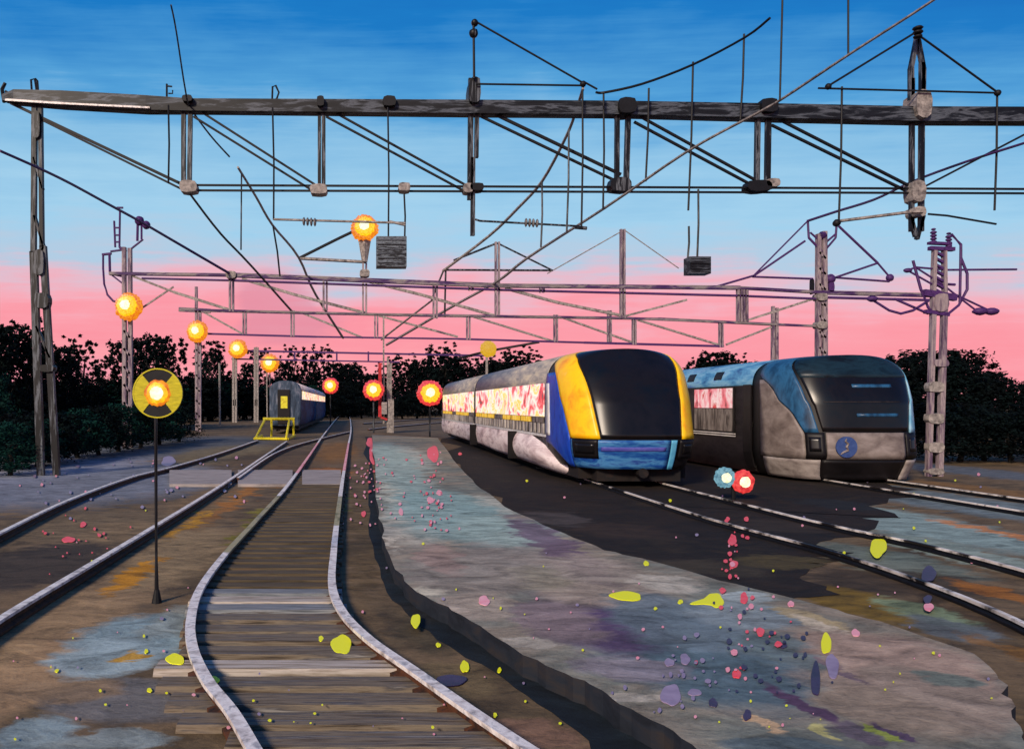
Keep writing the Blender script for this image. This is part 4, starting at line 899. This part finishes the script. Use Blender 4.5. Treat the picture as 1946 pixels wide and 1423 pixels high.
# --- far dark-blue carriage
CX, CY0, CW = -6.05, 66.0, 1.32
t3 = empty('passenger_carriage', (CX, CY0, 0), 'far dark blue carriage with a lit yellow end window, behind the yellow buffer stop', 'carriage', 'trains parked in the yard')
f3 = train_shape(CX, CY0, CW, 4.45, 3.6, .7, lambda z: .3, 6, 2.4)
V3 = lambda z: vz(z, .7, 3.6, 4.45, 2.4)
CB = paint('carriage_blue', [(8, 12, 34), (12, 34, 90), (24, 84, 130), (6, 8, 20)], (1, .25, 1), 1.2, .5, 0, .9)
CG = paint('carriage_end_grey', [(24, 36, 54), (60, 78, 100), (130, 134, 150)], (2, 2, .6), 1.6, .6, 0, .8)
hull(f3, 66.0, 90, -.03).build('body', CB, t3, True); hull(f3, 90.5, 116, -.03).build('body', CB, t3, True)
patch(f3, 0, 1, 0, 2, 0, .06, 30, 16).build('end_wall', CG, t3, True)
for sd in (0, 1): extrude_profile(f3, V3(3.65), 1.98, 66, 116, .0, sd, 8).build('roof', T['roof' if sd == 0 else 'skirt'], t3, True)
dr = MB().box((CX - .62, CY0 - .42, .85), (CX + .38, CY0 - .3, 3.7)).build('door', T['black'], t3)
MB().box((CX - .35, CY0 - .45, 2.15), (CX + .2, CY0 - .425, 3.15)).build('window', emit('yellow_end_window', [(190, 160, 10), (235, 205, 10), (245, 225, 40)], 5, .9), dr)
y = 67
while y < 112:
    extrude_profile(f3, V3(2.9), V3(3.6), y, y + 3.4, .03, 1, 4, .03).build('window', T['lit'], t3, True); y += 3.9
MB().box((CX - 1.1, 66.2, .35), (CX + 1.1, 115, .7)).build('underframe', T['dark'], t3)
for y in (68.5, 87, 93, 113): bogie(t3, CX, y, .9)
# buffer stop
YB = 55.5
bs = empty('buffer_stop', P(525, 833, YB), 'yellow tubular buffer stop at the end of the left siding', 'buffer stop')
def y3(mb, x1, y1, Ya, x2, y2, Yb, r=.085): mb.tube([P(x1, y1, Ya), P(x2, y2, Yb)], r, 6)
mb = MB(); y3(mb, 500, 796, 57, 560, 796, 57, .11); mb.build('crossbeam', M['yellowpaint'], bs)
for xa, xb in ((504, 486), (550, 544)):
    mb = MB(); y3(mb, xa, 796, 57, xb, 832, 54.2, .085); mb.build('leg', M['yellowpaint'], bs)
for xa in (516, 558):
    mb = MB(); y3(mb, xa, 796, 57, xa, 829, 57, .085); mb.build('leg', M['yellowpaint'], bs)
mb = MB(); y3(mb, 484, 833, 54.2, 546, 834, 54.2, .1); y3(mb, 546, 834, 54.2, 560, 828, 57.5, .1); y3(mb, 484, 833, 54.2, 498, 828, 57.5, .1); mb.build('base_frame', M['yellowpaint'], bs)

# ------------------------------------------------------------------ trees
import numpy as np
rng = np.random.default_rng(5)
def crown_mesh(h, rad, kind, nclump, nleaf, ls, mat):
    vs = []; fs = []
    cl_ = []
    for i in range(nclump):
        t = rng.uniform(.1, 1) ** .85
        if kind == 'spire': rr = rad * (1.02 - t) ** .75 + .12
        elif kind == 'round': rr = rad * math.sqrt(max(.05, 1 - (2 * t - 1) ** 2))
        else: rr = rad * (.55 + .45 * math.sin(math.pi * min(1, t * 1.1)))
        a = rng.uniform(0, 2 * math.pi); q = math.sqrt(rng.uniform(0, 1)) * rr
        cl_.append((math.cos(a) * q, math.sin(a) * q, h * t, (.10 + .16 * rng.random()) * rad * (1.35 - .7 * t)))
    for cx, cy, cz, cr in cl_:
        for j in range(nleaf):
            d_ = rng.normal(size=3); d_ /= np.linalg.norm(d_); r_ = cr * rng.uniform(.2, 1.25)
            c0 = np.array([cx, cy, cz]) + d_ * r_ * np.array([1, 1, 1.25]); u = rng.normal(size=3); u /= np.linalg.norm(u); w = np.cross(u, d_); w /= (np.linalg.norm(w) + 1e-6)
            s = ls * rng.uniform(.6, 1.4); b = len(vs)
            vs += [tuple(c0 - u * s), tuple(c0 + w * s * .6), tuple(c0 + u * s), tuple(c0 - w * s * .6)]; fs.append((b, b + 1, b + 2, b + 3))
    me = bpy.data.meshes.new('crown'); me.from_pydata(vs, [], fs); me.materials.append(mat); return me
def trunk_mesh(h, r):
    mb = MB(); mb.tube([(0, 0, -.1), (.05, 0, h * .4), (0, .05, h * .85)], [r, r * .7, r * .25], 7)
    for i in range(6):
        a = i * 1.05 + .4; z = h * (.25 + .1 * i); mb.tube([(0, 0, z), (math.cos(a) * h * .12, math.sin(a) * h * .12, z + h * .09)], [r * .4, r * .12], 5)
    me = bpy.data.meshes.new('trunk'); me.from_pydata(mb.v, [], mb.f); me.materials.append(M['ltrunk']); return me
protos = [(crown_mesh(1.0, .13, 'spire', 120, 26, .014, M['crownA']), trunk_mesh(.9, .02)),
          (crown_mesh(1.0, .22, 'spire', 150, 26, .016, M['crownA']), trunk_mesh(.8, .025)),
          (crown_mesh(1.0, .40, 'mix', 190, 26, .018, M['crownA']), trunk_mesh(.7, .03)),
          (crown_mesh(1.0, .36, 'mix', 170, 26, .018, M['crownB']), trunk_mesh(.75, .03))]
def tree(x, y, h, k, label, group, name=None, sx=1.0):
    root = empty(name or ('pine_tree' if k == 0 else 'leafy_tree'), (x, y, 0), label, 'tree', group)
    root.scale = (h * sx, h * sx, h); root.rotation_euler.z = random.uniform(0, 6.28)
    for nm, me in (('crown', protos[k][0]), ('trunk', protos[k][1])):
        o = bpy.data.objects.new(nm, me); col.objects.link(o); o.parent = root
def px_tree(px, ytop, Y, k, label, group, sx=1.0, name=None):
    tree((px - VX) * Y / F, Y, H + (HY - ytop) * Y / F, k, label, group, name, sx)
LW = 'dark tree in the ragged row along the left side of the yard'
left = [(-60, 640, 44, 2), (-20, 620, 40, 1), (20, 628, 42, 2), (48, 618, 46, 0), (70, 650, 48, 1), (100, 668, 50, 2), (125, 660, 56, 1), (150, 652, 60, 0), (196, 690, 66, 0), (232, 650, 68, 1), (262, 645, 70, 1), (285, 655, 66, 0), (300, 640, 74, 1), (322, 650, 70, 0),
        (398, 655, 80, 0), (402, 668, 84, 1), (425, 712, 88, 2), (470, 692, 92, 1), (494, 672, 96, 0), (540, 690, 100, 1), (560, 668, 104, 0), (592, 690, 110, 1), (610, 668, 112, 0), (636, 690, 120, 1), (655, 700, 126, 2)]
ORD = 'first second third fourth fifth sixth seventh eighth ninth tenth eleventh twelfth thirteenth fourteenth fifteenth sixteenth seventeenth eighteenth nineteenth twentieth twenty-first twenty-second twenty-third twenty-fourth twenty-fifth twenty-sixth twenty-seventh twenty-eighth'.split()
SH = ['spire-topped', 'ragged', 'rounded', 'green-tinted']
def near(px):
    for lim, ph in ((60, 'at the left picture edge'), (130, 'around the nearest gantry mast'), (225, 'between the two left gantry masts'), (275, 'behind the big lamp mast'), (345, 'above the round disc sign'), (410, 'behind the third gantry mast'), (500, 'by the two thin lamp masts'),
                    (570, 'above the far carriage end'), (650, 'over the far carriage roof'), (720, 'left of the signal mast'), (800, 'right of the signal mast'), (880, 'above the big red lamp'), (1000, 'over the yellow train tail'), (1300, 'behind the yellow train'), (2000, 'between the two big trains')):
        if px < lim: return ph
for i, (px, yt, Y, k) in enumerate(left): px_tree(px, yt - (12 if k == 0 else 0), Y * (1.5 if px > 360 else 1.1), k, f'{SH[k]} dark tree, {ORD[i]} from the left, {near(px)}', 'trees along the left side', 1.05 if k else 1.3)
LB = 'low dark shrub filling the foot of the left tree row'
for i, (px, yt, Y) in enumerate(((-30, 800, 29), (30, 790, 30), (70, 800, 31), (110, 790, 33), (150, 780, 36), (190, 775, 38), (225, 770, 41), (265, 772, 44), (305, 770, 48), (340, 772, 52))):
    px_tree(px, yt, Y, (3, 2)[i % 2], f'near dark bush in front of the left wood, {ORD[i]} from the left', 'shrubs under the left trees', 1.9, 'shrub')
for i in range(40):
    px = -70 + i * 19 + random.uniform(-6, 6); Y = (38 + i * 2.1 + random.uniform(-2, 2)) * (1.35 if i > 20 else 1.1)
    px_tree(px, 742 + random.uniform(-26, 10), Y, 3 if i % 5 == 0 else 2, 'low dark shrub under the left trees ' + near(px), 'shrubs under the left trees', 1.9, 'shrub')
px_tree(18, 805, 27, 3, 'green-tinted bush at the far left edge below the mast', 'shrubs under the left trees', 1.9, 'shrub')
px_tree(-20, 700, 33, 3, 'tall dark green bush at the left edge behind the low bush', 'shrubs under the left trees', .9, 'shrub')
px_tree(95, 790, 33, 2, 'rounded dark bush at the foot of the left gantry mast', 'shrubs under the left trees', 1.6, 'shrub')
FW = 'distant dark tree in the wood closing the far end of the yard'
x = 560
while x < 1480:
    yt = 712 + 16 * math.sin(x * .045) + random.uniform(-18, 14)
    if 820 < x < 905: yt -= 26
    px_tree(x, yt, random.uniform(185, 215), random.choice((0, 0, 1, 1)), 'distant dark tree in the far wood ' + near(x), 'wood at the end of the yard', 1.5); x += random.uniform(9, 15)
for x, yt in ((840, 652), (848, 668), (765, 672), (785, 684), (870, 680), (735, 690), (960, 672), (1005, 668), (915, 676), (985, 660)): px_tree(x, yt, 170, 0 if x != 870 else 1, 'taller spired dark tree rising from the far wood ' + near(x), 'wood at the end of the yard', 1.6)
for x, yt, k in ((1330, 690, 1), (1345, 672, 0), (1365, 670, 1), (1392, 672, 0), (1412, 688, 1)): px_tree(x, yt, 120, k, SH[k] + ' dark tree in the gap between the two big trains, ' + {1330: 'leftmost', 1345: 'second from left', 1365: 'middle one', 1392: 'second from right', 1412: 'rightmost'}[x], 'trees between the trains', 1.5)
RW = 'dark tree in the wood at the right edge behind the lattice mast'
RI = iter(ORD)
for x, yt, k, Y in ((1700, 690, 1, 62), (1725, 680, 1, 66), (1745, 672, 2, 70), (1765, 682, 1, 64), (1790, 668, 1, 62), (1815, 672, 2, 66), (1830, 700, 1, 60), (1850, 716, 2, 62), (1880, 712, 1, 70), (1905, 724, 2, 62), (1930, 736, 1, 60), (1960, 742, 2, 62), (1990, 720, 1, 66), (2020, 735, 2, 60)):
    px_tree(x, yt, Y, k, f'{SH[k]} dark tree in the right-hand wood, {next(RI)} from the left', 'trees at the right side', 1.5)
for i in range(14): px_tree(1690 + i * 26, 782 + random.uniform(-16, 14), (50, 35)[i % 2] + random.uniform(-3, 3), 2, f'low dark shrub under the right-hand wood, {ORD[i]} from the left', 'shrubs under the right trees', 1.9, 'shrub')
for x in range(-40, 840, 26): px_tree(x, 752 + random.uniform(-12, 10), 135 + (x % 5) * 3, 2, f'low dark shrub at the foot of the far wood {near(x)}', 'shrubs under the far wood', 1.9, 'shrub')

# ------------------------------------------------------------------ paint splashes lying on the ground and platform
SP = {'yellow': paint('fluorescent_yellow_paint', [(240, 245, 0), (250, 250, 10)], (1, 1, 1), 6, .5, 0, 1.8, .05), 'pink': paint('pink_paint', [(225, 110, 120), (240, 140, 145)], (1, 1, 1), 6, .5, 0, 1.7, .05),
      'red': paint('red_paint', [(215, 50, 60), (240, 80, 86)], (1, 1, 1), 6, .5, 0, 1.7, .05), 'violet': paint('violet_paint', [(46, 34, 60), (70, 50, 84)], (1, 1, 1), 6, .4, 0, .9), 'lilac': paint('lilac_paint', [(140, 120, 148), (170, 150, 176)], (1, 1, 1), 6, .4, 0, .9)}
def in_poly(p, poly_):
    c_ = False; n = len(poly_)
    for i in range(n):
        a, b = poly_[i], poly_[(i + 1) % n]
        if (a.y > p.y) != (b.y > p.y) and p.x < (b.x - a.x) * (p.y - a.y) / (b.y - a.y) + a.x: c_ = not c_
    return c_
def splat(px, py, rx, ry, colr, where, tail=False):
    z = .075 if 300 < px < 800 and py > 1100 else (.05 if px > 1600 else .012)
    q = G(px, py, PZ)
    if in_poly(q, poly): z = PZ + .006
    n = 26; h1, h2, h3 = [random.uniform(0, 6.28) for _ in range(3)]; mb = MB(); c0 = G(px, py, z)
    ring = []
    for i in range(n):
        t_ = 2 * math.pi * i / n; k_ = 1 + .10 * math.cos(2 * t_ + h1) + .07 * math.cos(3 * t_ + h2) + .05 * math.cos(5 * t_ + h3)
        q = G(px + rx * k_ * math.cos(t_), py - ry * k_ * math.sin(t_), z); ring.append((q.x, q.y))
    if tail:
        for i in range(n):
            t_ = 2 * math.pi * i / n; d_ = math.cos(t_ - math.pi); 
            if d_ > .6: q = G(px + rx * math.cos(t_) * (1 + (d_ - .6) * 4.5), py - ry * math.sin(t_) * .55 + ry * .5 * (d_ - .6) * 2.4, z); ring[i] = (q.x, q.y)
    vs = [(x, y, z - .002) for x, y in ring] + [(c0.x + (x - c0.x) * .97, c0.y + (y - c0.y) * .97, z + .003) for x, y in ring]
    mb.add(vs, [(i, (i + 1) % n, n + (i + 1) % n, n + i) for i in range(n)] + [tuple(range(n, 2 * n))])
    o = mb.build('paint_splash', SP[colr]); tag(o, where, 'paint splash', 'paint splashes on the ground')
Ys = [(649, 1224, 18, 20, 'largest round yellow paint splash, on the sleepers by the right rail'), (333, 1252, 17, 11, 'oval yellow splash on the soil left of the curving rail'), (408, 1291, 9, 7, 'small yellow splash beside the left rail above the sleeper ends'), (444, 1357, 9, 10, 'yellow splash on the left rail near the bottom edge'),
      (101, 1131, 8, 7, 'small yellow splash under the left siding rail'), (790, 1179, 10, 12, 'yellow splash on the brown soil beside the dark drain'), (883, 1266, 8, 12, 'upright oval yellow splash beside the violet one'), (1669, 1040, 17, 17, 'round yellow splash on the dark bed below the blue train'),
      (1358, 1140, 17, 14, 'drop-shaped yellow splash on the blue part of the platform'), (1190, 1132, 30, 9, 'long streaky yellow-green splash on the platform'), (1228, 1070, 5, 5, 'tiny yellow splash on the right kerb of the platform'), (1570, 1222, 11, 18, 'yellow drip on the platform beside the pale patch'),
      (610, 1213, 5, 5, 'tiny yellow splash left of the largest one'), (278, 1237, 4, 4, 'tiny yellow splash left of the oval one'), (284, 1311, 5, 4, 'tiny yellow splash on the blue-grey soil'), (108, 1274, 4, 3, 'tiny yellow splash on the tan soil'), (833, 1225, 5, 4, 'tiny yellow splash between the rail and the drain'), (949, 1273, 4, 5, 'tiny yellow splash low on the drain edge'), (698, 1211, 4, 4, 'tiny yellow splash touching the right rail'), (941, 1358, 4, 4, 'tiny yellow splash near the bottom right rail')]
for a in Ys: splat(a[0], a[1], a[2], a[3], 'yellow', a[4], 'drop-shaped' in a[4])
splat(1293, 1143, 5, 4, 'yellow', 'tiny yellow dot left of the yellow tail')
for x, y, rx, ry, c_, lb in ((710, 865, 9, 16, 'red', 'long red splash at the far left corner of the platform'), (823, 862, 12, 14, 'red', 'round red splash at the far right corner of the platform'), (705, 840, 10, 8, 'red', 'red splash at the head of the platform'), (818, 950, 7, 6, 'pink', 'round pink splash in the middle of the far platform'),
                         (835, 936, 6, 5, 'pink', 'pink splash right of the round pink one'), (762, 972, 4, 7, 'pink', 'narrow pink splash on the far platform'), (920, 1141, 11, 9, 'pink', 'ragged pink splash in the middle of the platform'), (1392, 1026, 8, 10, 'red', 'red splash on the bright rail in front of the trains'), (1394, 1072, 8, 8, 'red', 'red splash below the bright rail'),
                         (1445, 1200, 7, 9, 'red', 'red splash on the blue platform area'), (1400, 1280, 8, 9, 'red', 'lower red splash on the blue platform area'), (1414, 1136, 8, 10, 'red', 'red splash at the upper kerb of the platform'), (1626, 1202, 8, 7, 'pink', 'pink splash beside the yellow drip'), (1765, 1153, 9, 8, 'pink', 'round pink splash right of the curving rail'),
                         (1503, 1147, 6, 6, 'pink', 'small pink splash on the upper platform kerb'), (130, 1025, 12, 6, 'red', 'red splash between the rails of the left siding'), (158, 996, 6, 5, 'red', 'small red splash above the left siding one'), (470, 1084, 26, 4, 'red', 'long thin red streak on the sleepers'), (691, 976, 5, 5, 'red', 'small red splash right of the right rail'),
                         (1765, 1090, 15, 14, 'violet', 'round violet splash on the right-hand ground'), (1763, 1138, 8, 8, 'violet', 'small violet splash by the curving rail'), (858, 1292, 26, 12, 'violet', 'violet smear beside the oval yellow splash'), (1302, 1252, 10, 10, 'lilac', 'round lilac splash on the platform'), (1272, 1258, 9, 8, 'lilac', 'lilac splash left of the round lilac one'),
                         (1275, 1320, 18, 22, 'lilac', 'large lilac splash low on the platform'), (1320, 1315, 12, 7, 'lilac', 'lilac splash right of the large lilac one'), (1355, 1335, 9, 8, 'violet', 'violet splash on the lower platform'), (1488, 1226, 7, 6, 'violet', 'small violet splash on the blue platform area'), (95, 810, 0, 0, 'lilac', ''), (1420, 1358, 8, 10, 'violet', 'violet drop near the bottom of the platform'),
                         (1550, 1290, 10, 30, 'violet', 'tall violet streak on the platform'), (1582, 1265, 12, 24, 'lilac', 'tall lilac streak beside the violet one'), (320, 876, 14, 9, 'lilac', 'lilac splash beside the pole of the disc sign')):
    if rx: splat(x, y, rx, ry, c_, lb)

# fine flecks of paint sprinkled over soil, track and platform: far too many to count
mb = MB(); rs = random.Random(4)
def fleck(px, py, r_, mi):
    z = PZ + .004 if in_poly(G(px, py, PZ), poly) else (.078 if 360 < px < 900 and py > 1180 else .013)
    ring = []
    e1 = rs.uniform(.7, 1.2)
    for i in range(7):
        t_ = i * 6.2832 / 7; q = G(px + r_ * e1 * math.cos(t_) * rs.uniform(.8, 1.2), py - r_ * math.sin(t_) * rs.uniform(.8, 1.2), z); ring.append((q.x, q.y, z + .006 + .00004 * len(mb.f)))
    mb.add(ring, [tuple(range(7))], mi)
for i in range(150): fleck(rs.uniform(20, 1900), rs.uniform(900, 1410), rs.choice((1.5, 2, 2.5, 3.2)), rs.choice((0, 0, 1, 1, 4)))
for i in range(24): fleck(rs.gauss(1392, 16), rs.uniform(985, 1100), rs.choice((2, 3, 4, 5)), 2 if rs.random() < .8 else 1)
for i in range(34): fleck(rs.gauss(1425, 34), rs.uniform(1120, 1300), rs.choice((2, 3, 4, 6)), rs.choice((2, 2, 3, 1)))
for i in range(26): fleck(rs.gauss(1310, 45), rs.gauss(1280, 40), rs.choice((2, 3, 5)), 4)
for i in range(22): fleck(rs.gauss(1480, 40), rs.gauss(1250, 40), rs.choice((2, 3, 5)), 3)
for i in range(24): fleck(rs.gauss(150, 40), rs.gauss(1020, 30), rs.choice((1.5, 2, 3)), 2)
for i in range(60): fleck(rs.gauss(825, 18), rs.uniform(860, 1010), rs.choice((1.5, 2, 3)), rs.choice((1, 2)))
for i in range(60): fleck(rs.gauss(700, 24), rs.uniform(840, 1000), rs.choice((1.5, 2, 2.5)), rs.choice((1, 2, 1)))
for i in range(60): fleck(rs.uniform(60, 460), rs.uniform(870, 960), rs.choice((1.5, 2, 3)), rs.choice((1, 4, 4)))
o = mb.build('paint_flecks', [SP['yellow'], SP['pink'], SP['red'], SP['violet'], SP['lilac']]); tag(o, 'fine pink, red, violet and yellow paint flecks scattered over the ground', 'paint flecks', kind='stuff')
